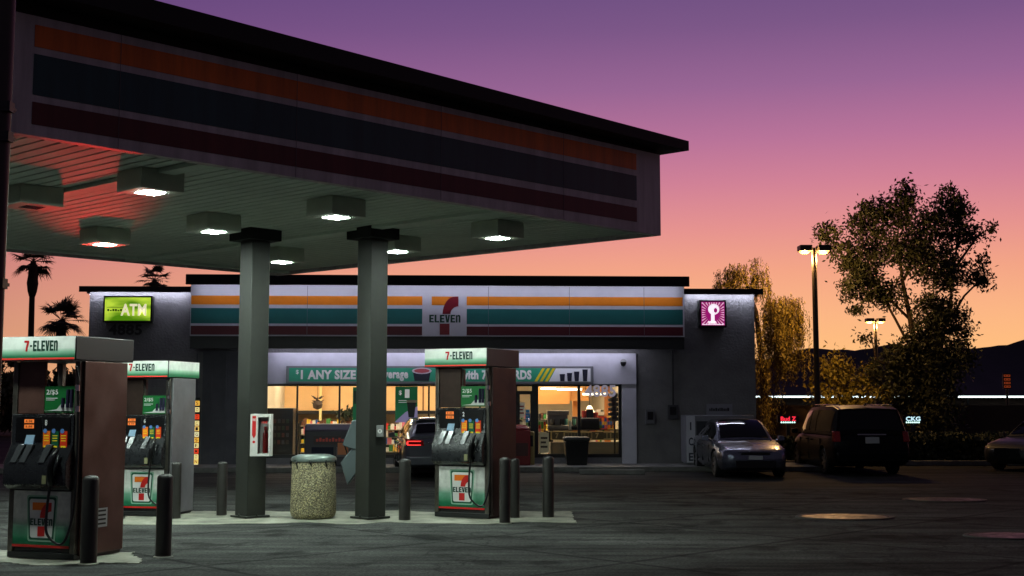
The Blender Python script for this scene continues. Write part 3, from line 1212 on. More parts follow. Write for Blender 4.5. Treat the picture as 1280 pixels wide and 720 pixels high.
w = MB(); w.box(-hw, hw, -.006, 0, 0, H, 0); w.box(-hw * .7, hw * .7, -.009, -.006, H * .55, H * .9, 1)
w.build('sheet', [M_pg, M_dkgreen], t)

# window numbers
t = thing('street_number', 'white number 4885 stuck to the glass of the right window', 'number', SO, SROT)
w = MB()
w.text('4885', sx(750.5, 0.05), sz(750, 488.5, 0.05), .34, sx(770, .05) - sx(731, .05), .05, 0, .03)
w.build('numerals', pm('numeral_lilac', (214, 206, 226), .4, emit=.22), t)  # emission added to lift the stuck-on numerals, they are not a lit sign
t = thing('street_number', 'dark number 4885 on the wall below the green bank machine sign', 'number', SO, SROT)
w = MB()
w.text('4885', sx(154, -.02), sz(154, 412, -.02), .30, sx(176, -.02) - sx(134, -.02), -.03, 0, .03)
w.build('numerals', pm('numeral_black', (10, 10, 12), .4), t)

# ATM sign
z0, z1 = sz(156, 403, -.25), sz(156, 369.5, -.25)
t = thing('machine_sign', 'lime green lit box sign reading ATM on the left store wing', 'sign', SO, SROT)
w = MB(); x0, x1 = sx(125, -.25), sx(187, -.25)
w.box(x0, x1, -.24, -.002, z0, z1); w.build('case', M_black, t, bevel=.01)


def lime():
    m = bpy.data.materials.new('lime_lightbox')
    m.use_nodes = True
    t_ = m.node_tree
    b = t_.nodes['Principled BSDF']
    co = t_.nodes.new('ShaderNodeTexCoord')
    wv = t_.nodes.new('ShaderNodeTexNoise')
    mp = t_.nodes.new('ShaderNodeMapping')
    mp.inputs['Scale'].default_value = (0.7, 1, 2.2)
    t_.links.new(co.outputs['Object'], mp.inputs[0])
    t_.links.new(mp.outputs[0], wv.inputs['Vector'])
    wv.inputs['Scale'].default_value = 1.5
    rp = t_.nodes.new('ShaderNodeValToRGB')
    rp.color_ramp.elements[0].position = .38
    rp.color_ramp.elements[0].color = rgb(84, 140, 10)
    rp.color_ramp.elements[1].position = .62
    rp.color_ramp.elements[1].color = rgb(206, 240, 70)
    t_.links.new(wv.outputs['Fac'], rp.inputs[0])
    t_.links.new(rp.outputs[0], b.inputs['Base Color'])
    t_.links.new(rp.outputs[0], b.inputs['Emission Color'])
    b.inputs['Emission Strength'].default_value = .8
    return m


w = MB(); w.box(x0 + .05, x1 - .05, -.252, -.2405, z0 + .05, z1 - .05); w.build('face', lime(), t)
w = MB(); w.text('ATM', sx(163.5, -.26), (z0 + z1) / 2 - .02, .33, .70, -.258, 0, .03)
w.build('lettering', emis('atm_white', (235, 225, 190), .9), t)
w = MB()
for k in range(7):
    w.box(x0 + .12 + k * .07, x0 + .17 + k * .07, -.256, -.2525, (z0 + z1) / 2 - .06, (z0 + z1) / 2 - .03 + .03 * (k % 3 != 1))
w.box(x0 + .1, x0 + .62, -.256, -.2525, (z0 + z1) / 2 + .04, (z0 + z1) / 2 + .055)
w.build('small_print', pm('print_olive', (70, 110, 20), .5), t)

# square magenta sign with the letter and a globe-like disc
t = thing('square_sign', 'magenta lit square sign with white letter P and rays on the right wing', 'sign', SO, SROT)
OF = -.3
x0, x1, z0, z1 = sx(876, OF), sx(910, OF), sz(893, 409, OF), sz(893, 375, OF)
w = MB(); w.box(x0, x1, OF + .01, -.002, z0, z1); w.build('case', M_black, t, bevel=.01)
w = MB(); w.box(x0 + .05, x1 - .05, OF, OF + .009, z0 + .05, z1 - .05); w.build('face', emis('magenta_face', (150, 16, 110), .75), t)
xc, zc = (x0 + x1) / 2, (z0 + z1) / 2
w = MB()
hs = (x1 - x0) / 2 - .06
for k in range(28):
    a_ = 2 * math.pi * (k + .5) / 28
    d = Vector((math.cos(a_), math.sin(a_)))
    rm = min(hs / max(abs(d.x), 1e-3), hs / max(abs(d.y), 1e-3)) * .96
    n_ = Vector((-d.y, d.x))
    w.prism([(xc + d.x * .2, zc + d.y * .2), (xc + d.x * rm + n_.x * .018, zc + d.y * rm + n_.y * .018),
             (xc + d.x * rm - n_.x * .018, zc + d.y * rm - n_.y * .018)], OF - .004, OF, 0)
w.build('rays', emis('ray_pink', (250, 190, 215), .8), t)
w = MB()
w.prism([(xc + .22 * math.cos(i * .2618), zc + .04 + .22 * math.sin(i * .2618)) for i in range(24)], OF - .008, OF - .004, 1)
w.prism([(xc + .02 + .16 * math.cos(i * .2618), zc + .12 + .15 * math.sin(i * .2618)) for i in range(24)], OF - .012, OF - .008, 0)
w.box(xc - .06, xc + .04, OF - .014, OF - .008, zc - .24, zc + .1, 0)
w.box(xc - .14, xc + .08, OF - .014, OF - .008, zc - .28, zc - .22, 0)
w.prism([(xc + .07 + .05 * math.cos(i * .5236), zc + .09 + .07 * math.sin(i * .5236)) for i in range(12)], OF - .016, OF - .012, 1)
for k in range(12):
    w.box(x0 + .08 + k * .05, x0 + .115 + k * .05, OF - .008, OF, z0 + .065, z0 + .09, 0)
w.build('emblem', [emis('sign_white', (250, 240, 250), 1.0), emis('sign_magenta', (170, 24, 120), .7)], t)

# vertical strip of lit letter tiles in the dark bay
t = thing('tile_sign', 'narrow vertical row of small lit yellow and red letter tiles on the dark wall', 'sign', SO, SROT)
w = MB(); w.box(sx(242), sx(251), -.12, -.075, sz(246, 587), sz(246, 497)); w.build('case', M_black, t)
chars = 'SODCIGSEMONA'
tiles_y = [504, 512, 521, 529, 536, 543, 550, 557, 564, 571, 577, 583]
cols = [(255, 190, 70), (250, 225, 150), (250, 70, 30), (250, 225, 150), (255, 210, 110), (240, 230, 180)]
for k, yy in enumerate(tiles_y):
    w = MB()
    z = sz(246, yy, -.12)
    w.box(sx(244, -.12), sx(249.5, -.12), -.126, -.1205, z - .065, z + .065, 0)
    w.text(chars[k], sx(246.7, -.12), z, .09, .07, -.129, 1, .02)
    w.build('letter_tile', [emis('tile_%d' % (k % 6), cols[k % 6], .9), M_black], t)

# security camera
t = thing('security_camera', 'small dome security camera on the white panel above the right window', 'camera', SO + SX * sx(778) + SN * -.14, SROT)
zc = sz(778, 454, -.2)
w = MB(); w.cyl((0, 0, zc + .03), (0, -.14, zc + .03), .06, .09); w.build('housing', pm('cam_grey', (150, 150, 150), .4), t, smooth=True)
w = MB(); w.lathe([(.0, -.10), (.06, -.07), (.085, 0), (.08, .03)], 16, (0, -.13, zc)); w.build('dome', M_black, t, smooth=True)

# boxes on the wall
for (px0, px1, py0, py1, lab, nm, cat) in ((806, 818, 512, 530, 'small grey keypad box on the wall right of the shop window', 'wall_box', 'box'),
                                          (834, 847, 506, 524, 'dark electric meter box on the wall near the ice freezer', 'meter_box', 'box')):
    x0, x1 = sx(px0), sx(px1)
    t = thing(nm, lab, cat, SO + SX * ((x0 + x1) / 2), SROT)
    z0, z1 = sz(px0, py1), sz(px0, py0)
    h = (x1 - x0) / 2
    w = MB(); w.box(-h, h, -.1, -.002, z0, z1); w.build('case', pm(nm + '_paint', (92, 92, 96) if px0 == 806 else (60, 60, 64), .5), t, bevel=.01)
    w = MB(); w.box(-h * .6, h * .6, -.108, -.1005, z0 + .12, z1 - .06); w.box(-h * .3, h * .3, -.112, -.1085, z0 + .16, z0 + .2)
    w.build('cover', M_black, t)
w = MB(); w.cyl((sx(841), -.05, sz(841, 506)), (sx(841), -.05, zw - 1.0), .025)
w.build('conduit', M_dkmetal, store)

# small notice above the freezer
t = thing('notice_board', 'small pale notice board on the wall above the ice freezer', 'sign', SO, SROT)
x0, x1, z0, z1 = sx(883), sx(915), sz(900, 519), sz(900, 505)
w = MB(); w.box(x0, x1, -.05, -.002, z0, z1); w.build('panel', pm('notice_pale', (126, 126, 134), .5), t)
w = MB()
random.seed(3)
xx = x0 + .07
while xx < x1 - .1:
    ww = random.uniform(.03, .06)
    w.box(xx, xx + ww, -.054, -.0505, (z0 + z1) / 2 - .04, (z0 + z1) / 2 + random.choice((.03, .05)))
    xx += ww + .015
w.build('lettering', M_black, t)

# ice freezer
fy = -.85
t = in_store('ice_freezer', 'pale ice storage freezer with ICE down its side behind the silver car', 'freezer', 900, fy, .14)
x0, x1 = sx(857, fy) - sx(900, fy), sx(942, fy) - sx(900, fy)
H = sz(900, 519, fy) - .14
w = MB(); w.box(x0, x1, 0, .8, .05, H); w.box(x0 + .05, x1 - .05, .05, .75, 0, .05); w.build('body', pm('freezer_dim', (120, 120, 128), .5, var=.15), t, bevel=.02)
w = MB(); w.box(x0 + .28, (x0 + x1) / 2 + .1, -.03, -.002, .12, H - .16); w.box((x0 + x1) / 2 + .12, x1 - .04, -.03, -.002, .12, H - .16)
w.build('door', pm('freezer_door', (50, 52, 58), .4), t, bevel=.01)
w = MB(); w.box(x0 + .01, x0 + .25, -.012, -.002, .06, H - .02); w.build('side_panel', pm('ice_panel', (196, 196, 206), .5), t)
w = MB()
for k, ch in enumerate('ICE'):
    w.text(ch, x0 + .13, H - .3 - k * .42, .22, .12 if ch != 'I' else .04, -.015, 0, .03)
w.build('lettering', pm('ice_navy', (40, 44, 66), .5), t)

# black bin by the right window
t = in_store('waste_bin', 'tall black waste bin in front of the right shop window', 'bin', 720, -.8, .14)
w = MB(); H = sz(720, 546, -.8) - .14
w.hexa([(-.27, -.25, 0), (.27, -.25, 0), (.27, .25, 0), (-.27, .25, 0), (-.33, -.3, H - .12), (.33, -.3, H - .12), (.33, .3, H - .12), (-.33, .3, H - .12)])
w.build('body', M_black, t, bevel=.02)
w = MB(); w.box(-.35, .35, -.32, .32, H - .12, H); w.build('lid', M_dkmetal, t, bevel=.04)

# dark kiosk with red lettering
ky = -1.1
t = in_store('vending_kiosk', 'dark movie rental style kiosk with red lettering before the left window', 'kiosk', 408, ky, .14)
w = MB(); H = sz(410, 530, ky) - .14
kx = sx(441, ky) - sx(408, ky)
kx0 = sx(381, ky) - sx(408, ky)
w.prismx([(0, 0), (.7, 0), (.7, H), (.16, H), (0, H - .18)], kx0, kx)
w.build('body', pm('kiosk_dark', (38, 32, 44), .35), t, bevel=.03)
w = MB(); w.box(kx0 + .25, kx - .3, -.02, -.002, H - .55, H - .32); w.build('sign_panel', pm('kiosk_panel', (40, 14, 18), .4), t)
w = MB()
xx = kx0 + .32
for k in range(9):
    w.box(xx, xx + .06, -.026, -.0205, H - .47, H - .40 + .03 * (k % 2))
    xx += .085
w.build('lettering', pm('kiosk_red', (170, 50, 40), .4, emit=.06), t)
w = MB(); w.box(kx - .42, kx - .08, -.02, -.002, .25, H - .62, 0); w.box(kx - .39, kx - .11, -.024, -.0205, .3, .62, 1)
w.build('poster', [pm('kiosk_poster', (96, 84, 84), .4), pm('kiosk_poster_orange', (190, 110, 60), .4)], t)
w = MB(); w.box(kx0 + .2, kx - .5, -.02, -.002, .2, H - .62); w.build('screen', pm('kiosk_navy', (22, 24, 44), .2), t)

# red drink cooler beside the door
t = in_store('red_cooler', 'dark red drinks cooler outside by the entrance door', 'cooler', 650, -.7, .14)
w = MB(); w.box(-.27, .27, -.25, .25, 0, .95); w.lathe([(.27, 0), (.27, .05), (.2, .12), (.02, .15)], 20, (0, 0, .95))
w.build('body', pm('cooler_red', (120, 18, 24), .35), t, bevel=.02)
w = MB(); w.box(-.2, .2, -.27, -.252, .25, .6); w.build('label_panel', pm('cooler_dark', (60, 10, 14), .4), t)
t = in_store('newspaper_box', 'pale yellow paper stand just outside the entrance door', 'stand', 660.5, -.6, .14)
w = MB(); w.box(-.16, .16, -.15, .15, 0, .9); w.build('body', pm('paper_yellow', (150, 134, 80), .5), t, bevel=.01)
w = MB(); w.box(-.12, .12, -.162, -.152, .5, .8); w.build('window', M_black, t)

# ================================================================== FUEL CANOPY
HS = 4.6
Cr = G(826, 290, HS)
Cl = G(4, 156.2, HS)
Cf = G(347, 341.5, HS)
eA = (Cr - Cl); LA = eA.length; eA.normalize()
eB = (Cf - Cr); LB = eB.length; eB.normalize()
C0 = Cl
cn = thing('fuel_canopy', 'huge fuel station canopy with orange, blue and maroon striped fascia on columns', 'canopy',
           ((Cl.x + Cr.x) / 2, (Cl.y + Cr.y) / 2, 0))
CO = Vector(cn.location)


def CP(a, b, z):
    p = C0 + eA * a + eB * b
    return Vector((p.x, p.y, z)) - CO


def cquadbox(b_, a0, a1, t0, t1, z0, z1, m=0):
    b_.hexa([CP(a0, t0, z0), CP(a1, t0, z0), CP(a1, t1, z0), CP(a0, t1, z0),
             CP(a0, t0, z1), CP(a1, t0, z1), CP(a1, t1, z1), CP(a0, t1, z1)], m)


M_soff = pm('soffit_panel', (222, 234, 220), 0.6, var=0.12, vscale=1.2, spec=.2)
M_soffd = pm('soffit_seam', (34, 36, 34), 0.7)
M_cfw = pm('canopy_white', (200, 190, 192), 0.5, var=.3, vscale=1.5, streak=True)
M_cfo = pm('canopy_orange', (232, 112, 26), 0.5, var=.3, vscale=1.5, streak=True)
M_cfb = pm('canopy_blue', (38, 72, 76), 0.5, var=.3, vscale=1.5, streak=True)
M_cfm = pm('canopy_maroon', (96, 34, 34), 0.5, var=.3, vscale=1.5, streak=True)
# soffit: long planks across the canopy
b_ = MB()
cquadbox(b_, 0.05, LA - 0.05, 0.05, LB - 0.05, HS + 0.03, HS + 0.06, 1)
a = 0.08
pw = 0.19
while a < LA - pw:
    cquadbox(b_, a, a + pw - 0.034, 0.06, LB - 0.06, HS + 0.002, HS + 0.028, 0)
    a += pw
so_ = b_.build('soffit', [M_soff, M_soffd], cn)
b_ = MB()
for aa in (2.35, 7.2):
    cquadbox(b_, aa, aa + 0.22, 0.07, LB - 0.07, HS - 0.05, HS - 0.002)
cquadbox(b_, 0.07, LA - 0.07, LB - 0.55, LB - 0.36, HS - 0.045, HS - 0.004)
b_.build('soffit_beam', M_soff, cn)
# fascia (front), its stripes follow the slightly tapering face
zr_top = Zat(Cr.y, 193.5)
zl_top = Zat(Cl.y, 12.0)


def aat(px):
    """distance along the fascia where the vertical through px meets it"""
    u = (px - 640.0) / F
    # solve (C0.x + eA.x a) / depth = u at soffit height
    k = u * math.cos(P)
    k0 = u * (HS - CAMH) * math.sin(P)
    return (k * C0.y + k0 - C0.x) / (eA.x - k * eA.y)


def fz(aa, py):
    return Zat(C0.y + eA.y * aa, py)


nrm = Vector((eA.y, -eA.x, 0))
b_ = MB()
a0, a1 = 0.0, LA
TH = 0.16
inn = eB * (TH / eB.dot(-nrm) if eB.dot(-nrm) else TH)


def fpoly(b, aL, aR, zL0, zL1, zR0, zR1, out0, out1, m):
    def pt(aa, z, o):
        p = C0 + eA * aa + nrm * o
        return Vector((p.x, p.y, z)) - CO
    b.hexa([pt(aL, zL0, out1), pt(aR, zR0, out1), pt(aR, zR0, out0), pt(aL, zL0, out0),
            pt(aL, zL1, out1), pt(aR, zR1, out1), pt(aR, zR1, out0), pt(aL, zL1, out0)], m)


zlb = HS - 0.06
fpoly(b_, a0, a1, zlb, zl_top, zlb, zr_top, -0.12, 0.0, 0)
# end fascia (right) and the two hidden ones
def wallab(b, p, q, z0p, z1p, z0q, z1q, th, m=0):
    p, q = Vector(p), Vector(q)
    d = (q - p).normalized()
    n_ = Vector((-d.y, d.x, 0)) * th
    pts_ = [(p.x, p.y, z0p), (q.x, q.y, z0q), (q.x + n_.x, q.y + n_.y, z0q), (p.x + n_.x, p.y + n_.y, z0p),
            (p.x, p.y, z1p), (q.x, q.y, z1q), (q.x + n_.x, q.y + n_.y, z1q), (p.x + n_.x, p.y + n_.y, z1p)]
    b.hexa([Vector(v) - CO for v in pts_], m)


Cfl = Cl + eB * LB
wallab(b_, Cr - nrm * 0.125, Cf, zlb, zr_top, zlb, zr_top, .12)
wallab(b_, Cf, Cfl, zlb, zr_top, zlb, zl_top, .12)
wallab(b_, Cfl, Cl - nrm * .125, zlb, zl_top, zlb, zl_top, .12)
cfa = b_.build('fascia', M_cfw, cn)
aL, aR = aat(39), aat(796)
st = MB()
ST = [(30.7, 58.0, 192.5, 212.7, 0), (67.0, 118.0, 220.0, 250.7, 1), (127.0, 155.0, 259.7, 277.5, 2)]
for l1, l0, r1, r0, mi in ST:
    fpoly(st, aL, aR, fz(aL, l0), fz(aL, l1), fz(aR, r0), fz(aR, r1), 0.001, 0.006, mi)
st.build('stripe', [M_cfo, M_cfb, M_cfm], cfa)
for k in (0.115, .33, .55, .78):
    st = MB()
    aa = LA * k
    fpoly(st, aa, aa + .005, zlb, zl_top + (zr_top - zl_top) * k, zlb, zl_top + (zr_top - zl_top) * k, .0065, .009, 0)
    st.build('seam', pm('dark_seam', (110, 100, 104), .6), cfa)
# roof slab overhanging
b_ = MB()
O = 0.33
zs0r, zs1r = Zat(Cr.y, 188.0), Zat(Cr.y, 176.0)
zs0l, zs1l = zs0r - 0.02, zs1r + 0.06
corner = lambda aa, tt, z: CP(aa, tt, z)
b_.hexa([CP(-O, -O, zs0l), CP(LA + O, -O, zs0r), CP(LA + O, LB + O, zs0r), CP(-O, LB + O, zs0l),
         CP(-O, -O, zs1l), CP(LA + O, -O, zs1r), CP(LA + O, LB + O, zs1r), CP(-O, LB + O, zs1l)])
# recessed black board between fascia and slab
fpoly(b_, .05, LA - .05, zl_top - .02, zs0l, zr_top - .02, zs0r, -0.11, -0.03, 0)
b_.build('roof', M_blkpaint, cn)

# columns with caps
M_colm = pm('column_paint', (36, 38, 33), 0.55, var=.25, vscale=3)
ang = math.atan2(eA.y, eA.x)
cols_ = []
for i, (px, py) in enumerate(((310.5, 648.5), (461.5, 650))):
    p = G(px, py)
    p.y += .12
    s_ = .172
    c, s2 = math.cos(ang), math.sin(ang)
    b_ = MB()
    def rb(b, cx, cy, hx, hy, z0, z1, m=0):
        co_ = []
        for z in (z0, z1):
            for ux, uy in ((-hx, -hy), (hx, -hy), (hx, hy), (-hx, hy)):
                co_.append((cx + ux * c - uy * s2, cy + ux * s2 + uy * c, z))
        b.hexa(co_, m)
    q = p - CO
    rb(b_, q.x, q.y, s_, s_, .02, HS - .18)
    co = b_.build('column', M_colm, cn, bevel=.012)
    b_ = MB()
    rb(b_, q.x, q.y, s_ * 1.75, s_ * 1.75, HS - .18, HS - .004)
    b_.build('cap', M_blkpaint, co, bevel=.008)
    b_ = MB()
    rb(b_, q.x, q.y, s_ + .05, s_ + .05, .018, .05)
    for k in (-1, 1):
        b_.cyl((q.x + k * .14, q.y - .17, .05), (q.x + k * .14, q.y - .17, .08), .018)
    b_.build('base_plate', M_colm, co, bevel=.005)
    cols_.append(p)

# hanging light boxes
M_box = pm('fixture_paint', (196, 202, 186), 0.5, var=.1)
M_lens = emis('metal_halide_lens', (236, 255, 244), 460.0)
M_lensoff = pm('dead_lens', (90, 84, 80), 0.15)


def fixture(lens):
    t = thing('canopy_light', '', 'light fixture', (0, 0, 0), ang, 'box lights under the canopy')
    b_ = MB(); b_.box(-.29, .29, -.29, .29, -.25, -.003)
    b_.build('housing', M_box, t, bevel=.008)
    b_ = MB(); b_.hexa([(-.125, -.125, -.2545), (.125, -.125, -.2545), (.125, .125, -.2545), (-.125, .125, -.2545),
                        (-.13, -.13, -.2515), (.13, -.13, -.2515), (.13, .13, -.2515), (-.13, .13, -.2515)])
    b_.build('lens', lens, t)
    return t


FX = [((188, 241), 'lit box light nearest the camera, just right of the red glow'),
      ((267, 290), 'lit box light left of the left canopy column'),
      ((131, 306), 'lit box light at the far left end with red glow around it'),
      ((420, 272), 'lit box light directly above and left of the right column'),
      ((622, 298), 'lit box light at the far right end of the canopy'),
      ((352, 328), 'lit box light half hidden behind the left column'),
      ((496, 315), 'lit box light half hidden behind the right column')]
fx0 = fixture(M_lens)
for i, ((px, py), lab) in enumerate(FX):
    p = G(px, py, HS - .25)
    p.z = HS
    if i == 0:
        fx0.location = p
        fx0['label'] = lab
    else:
        dup(fx0, p, ang, lab)
# unseen box lights added beyond the left frame edge to brighten the dispenser fronts
for (aa, bb, lab) in ((.42, 1.75, 'unseen box light added at the near left corner of the canopy'), (1.3, 6.9, 'unseen box light added far left under the canopy, beyond the unlit one'), (.9, 4.2, 'unseen box light added left of the unlit one'), (3.6, 8.6, 'unseen box light added at the rear left corner of the canopy')):
    p = C0 + eA * aa + eB * bb
    p.z = HS
    dup(fx0, p, ang, lab)
f1 = fixture(M_lensoff)
p = G(40, 259, HS - .25); p.z = HS
f1.location = p
f1['label'] = 'unlit box light at the left frame edge inside the red glow'

# ================================================================== FUEL DISPENSERS
M_side = pm('dispenser_side_brown', (54, 42, 40), 0.42, 0.4, var=.45, vscale=2.2, rvar=.15)  # reddish reflection on the metal is painted into the brown
M_sideg = pm('dispenser_side_grey', (118, 118, 122), 0.5, 0.4, var=.3, vscale=3, rvar=.12)
M_post = pm('dispenser_post', (104, 100, 92), 0.4, .7, var=.4, vscale=6)
M_panel_b = pm('door_brown', (66, 50, 44), 0.4, .5, var=.35, vscale=3)
M_cons = pm('console_black', (30, 32, 34), 0.28, var=.3, vscale=8, rvar=.1)
M_topside = pm('topper_dark', (40, 38, 38), .45)
GR_TOP = [(0, (14, 92, 60)), (.16, (20, 110, 72)), (.36, (140, 190, 160)), (.5, (214, 226, 214)), (1, (222, 228, 220))]
GR_LOW = [(0, (16, 104, 68)), (.14, (24, 118, 80)), (.36, (120, 176, 148)), (.52, (226, 230, 222)), (1, (236, 236, 230))]
M_hose = pm('hose_black', (10, 10, 10), .35)


def dispenser(loc, rot, label, side, num, K=1.0, lit=0.5, door=None):
    t = thing('fuel_dispenser', label, 'fuel pump', loc, rot, 'striped fuel dispensers under the canopy')
    t.scale = (K, K, K)
    w2, dp = .49, .88
    # plinth and frame posts
    b = MB()
    b.box(-w2, w2, .0, dp, .0, .07)
    b.build('plinth', M_dkmetal, t, bevel=.005)
    b = MB()
    for x in (-w2, w2 - .07):
        b.box(x, x + .07, .0, .07, .07, 2.36)
    b.box(-w2, -w2 + .07, dp - .07, dp, .07, 2.36)
    b.build('post', M_post, t, bevel=.006)
    b = MB(); b.box(w2 - .001, w2 + .035, .06, dp, .04, 2.36)
    b.build('side_panel', side, t, bevel=.006)
    # lower cabinet
    b = MB(); b.box(-w2 + .072, w2 - .002, .03, dp - .03, .071, 1.7)
    b.build('cabinet', M_dkmetal, t)
    lz0, lz1 = .13, .80
    b = MB(); b.box(-w2 + .075, w2 - .075, .0, .028, lz0, lz1)
    low = b.build('lower_panel', gradient_mat('lower_gradient', lz0, lz1, GR_LOW, dirt=.14), t, bevel=.004)
    b = MB(); b.box(-w2 + .075, w2 - .075, -.004, -.001, lz0, lz0 + .03, 0)
    # green framed white badge
    bw, bh = .235, .49
    cx, cz = .01, lz0 + .345
    def rr(sx_, sz_, taper=.88):
        pts_ = []
        for (qx, qz, a0_) in ((1, 1, 0), (-1, 1, 90), (-1, -1, 180), (1, -1, 270)):
            for k in range(5):
                aa = R(a0_ + k * 22.5)
                kk = 1 if qz > 0 else taper
                pts_.append((cx + (qx * (sx_ - .03) + .03 * math.cos(aa)) * kk, cz + qz * (sz_ - .03) + .03 * math.sin(aa)))
        return pts_
    b.prism(rr(bw * .96, bh / 2 + .03), -.003, -.0005, 1)
    b.prism(rr(bw * .96 - .02, bh / 2 + .01), -.005, -.003, 2)
    b.prism(rr(bw * .96 - .045, bh / 2 - .015), -.007, -.005, 3)
    b.build('badge', [M_red, pm('badge_pale', (150, 190, 165), .4), pm('badge_green', (8, 84, 58), .4), M_white], low)
    b = MB()
    ex0, ex1, ez0, ez1 = cx - .15, cx + .155, cz - .21, cz + .19
    seven_logo(b, lambda u: ex0 + (ex1 - ex0) * u, lambda v: ez0 + (ez1 - ez0) * v, -.009, 0, 1, 2)
    b.build('emblem', [M_orange, M_red, M_dkgreen], low)
    # console: slanted shelf for nozzle boots, screens
    b = MB()
    b.prismx([(-.06, .82), (.03, .82), (.03, 1.72), (-.02, 1.72), (-.02, 1.36), (-.14, 1.14), (-.14, .88)], -w2 + .02, w2 - .05)
    con = b.build('console', M_cons, t, bevel=.008)
    b = MB()
    b.box(-w2 + .09, -.02, -.030, -.0215, 1.40, 1.69)
    b.box(.0, w2 - .09, -.030, -.0215, 1.38, 1.69)
    b.build('bezel', M_black, con, bevel=.004)
    b = MB()
    for z in (1.615, 1.55):
        b.box(-.27, -.13, -.034, -.0305, z, z + .045, 0)
    for z in (1.615, 1.55):
        b.text('8.88', -.2, z + .0225, .028, .1, -.036, 1, .01)
    b.build('price_display', [emis('amber_lcd', (226, 118, 52), .75), pm('lcd_dark', (90, 40, 14), .5)], con)
    b = MB(); b.hexa([(-.25, -.05, 1.36), (-.13, -.05, 1.36), (-.13, -.03, 1.36), (-.25, -.03, 1.36),
                      (-.23, -.034, 1.47), (-.11, -.034, 1.47), (-.11, -.026, 1.47), (-.23, -.026, 1.47)])
    b.build('keypad', emis('keypad_blue', (120, 150, 170), .30), con)
    # grade buttons
    b = MB()
    for k, mi in ((0, 0), (1, 1), (2, 2)):
        x = .06 + k * .125
        b.box(x - .045, x + .055, -.036, -.031, 1.30 - .03, 1.52, mi)
        b.box(x - .03, x + .04, -.040, -.0365, 1.275, 1.345, 3)
        b.cyl((x - .015, -.036, 1.52), (x - .015, -.041, 1.52), .028, .028, 12, 4)
        b.text(('87', '89', '91')[k], x + .005, 1.31, .04, .035, -.042, 5, .02)
        for q in range(3):
            b.box(x - .03, x + .04, -.038, -.0365, 1.40 + q * .03, 1.41 + q * .03, 3)
    b.build('grade_button', [pm('btn_orange', (236, 112, 30), .4, emit=.12), pm('btn_green', (10, 90, 60), .4, emit=.05), pm('btn_red', (206, 54, 24), .4, emit=.12),
                             pm('btn_yellow', (240, 214, 40), .4, emit=.16), pm('btn_blue', (90, 130, 190), .4, emit=.1), M_black], con)
    b = MB(); b.text(num, .05, 1.62, .07, .035, -.034, 0, .02); b.build('pump_number', M_white, con)
    # nozzle boots and nozzles
    for k, x in enumerate((-.33, -.2, .08)):
        b = MB()
        b.hexa([(x - .05, -.15, 1.14), (x + .05, -.15, 1.14), (x + .05, -.11, 1.14), (x - .05, -.11, 1.14),
                (x + .0, -.06, 1.36), (x + .10, -.06, 1.36), (x + .10, -.02, 1.36), (x, -.02, 1.36)])
        b.build('card_flap', pm('gloss_grey', (70, 72, 74), .18, .3), con, bevel=.01)
    for k, x in enumerate((.1, .2, .3)):
        b = MB()
        b.box(x - .035, x + .035, -.06, -.03, 1.16, 1.25)
        b.build('nozzle_boot', pm('boot_grey', (96, 98, 94), .3, .3), con, bevel=.01)
    nz = MB()
    nz.tube([(.32, -.14, 1.30), (.30, -.19, 1.22), (.27, -.20, 1.10), (.26, -.19, .98), (.255, -.17, .88)], [.02, .035, .04, .038, .028], 10)
    nz.tube([(.34, -.15, 1.24), (.36, -.19, 1.12), (.32, -.20, 1.0)], .012, 6)
    nozzle = nz.build('nozzle', M_black, t, smooth='all')
    b = MB(); b.box(.16, .22, -.2085, -.2, .90, 1.0); b.build('tag', pm('tag_olive', (140, 138, 100), .5), nozzle)
    # hose loops down and comes back up the right post
    hp = MB()
    pth = []
    ctrl = [Vector((.255, -.17, .9)), Vector((.25, -.21, .58)), Vector((.31, -.26, .32)), Vector((.50, -.22, .22)),
            Vector((.56, -.12, .6)), Vector((.54, -.06, 1.4)), Vector((.50, -.04, 2.1)), Vector((.46, -.03, 2.3))]
    n_ = len(ctrl)
    for i in range(n_ - 1):
        p0, p1, p2, p3 = ctrl[max(i - 1, 0)], ctrl[i], ctrl[i + 1], ctrl[min(i + 2, n_ - 1)]
        for k in range(8):
            u = k / 8
            pth.append(.5 * ((2 * p1) + (-p0 + p2) * u + (2 * p0 - 5 * p1 + 4 * p2 - p3) * u * u + (-p0 + 3 * p1 - 3 * p2 + p3) * u ** 3))
    pth.append(ctrl[-1])
    hp.tube(pth, .016, 8)
    hose = hp.build('hose', M_hose, t, smooth='all')
    b = MB()
    for z in (1.75, 2.0):
        b = MB()
        b.cyl((.515 if z < 1.8 else .505, -.05, z), (.512 if z < 1.8 else .50, -.045, z + .07), .026)
        b.build('swivel', M_chrome, hose, smooth=True)
    # upper part: brown door left, poster frame right
    b = MB(); b.box(-w2 + .072, -.03, .02, .06, 1.725, 2.36)
    b.build('upper_door', door or M_panel_b, t, bevel=.005)
    b = MB(); b.box(-.02, w2 - .08, .015, .05, 1.74, 2.06, 0)
    b.prism([(-.01, 1.76), (w2 - .09, 1.76), (w2 - .09, 1.86), (.22, 1.84), (.16, 1.78)], .010, .0148, 1)
    b.text('2/$5', .09, 1.985, .07, .17, .009, 2, .015)
    b.box(0.0, .17, .011, .0148, 1.91, 1.918, 2)
    b.box(0.0, .13, .011, .0148, 1.89, 1.897, 2)
    for x, h in ((.25, .12), (.32, .22), (.375, .22)):
        b.cyl((x, .013, 1.80), (x, .013, 1.80 + h), .024, .024, 10, 3)
    pe = .10 * lit  # panel emission imitates how strongly light falls on each dispenser
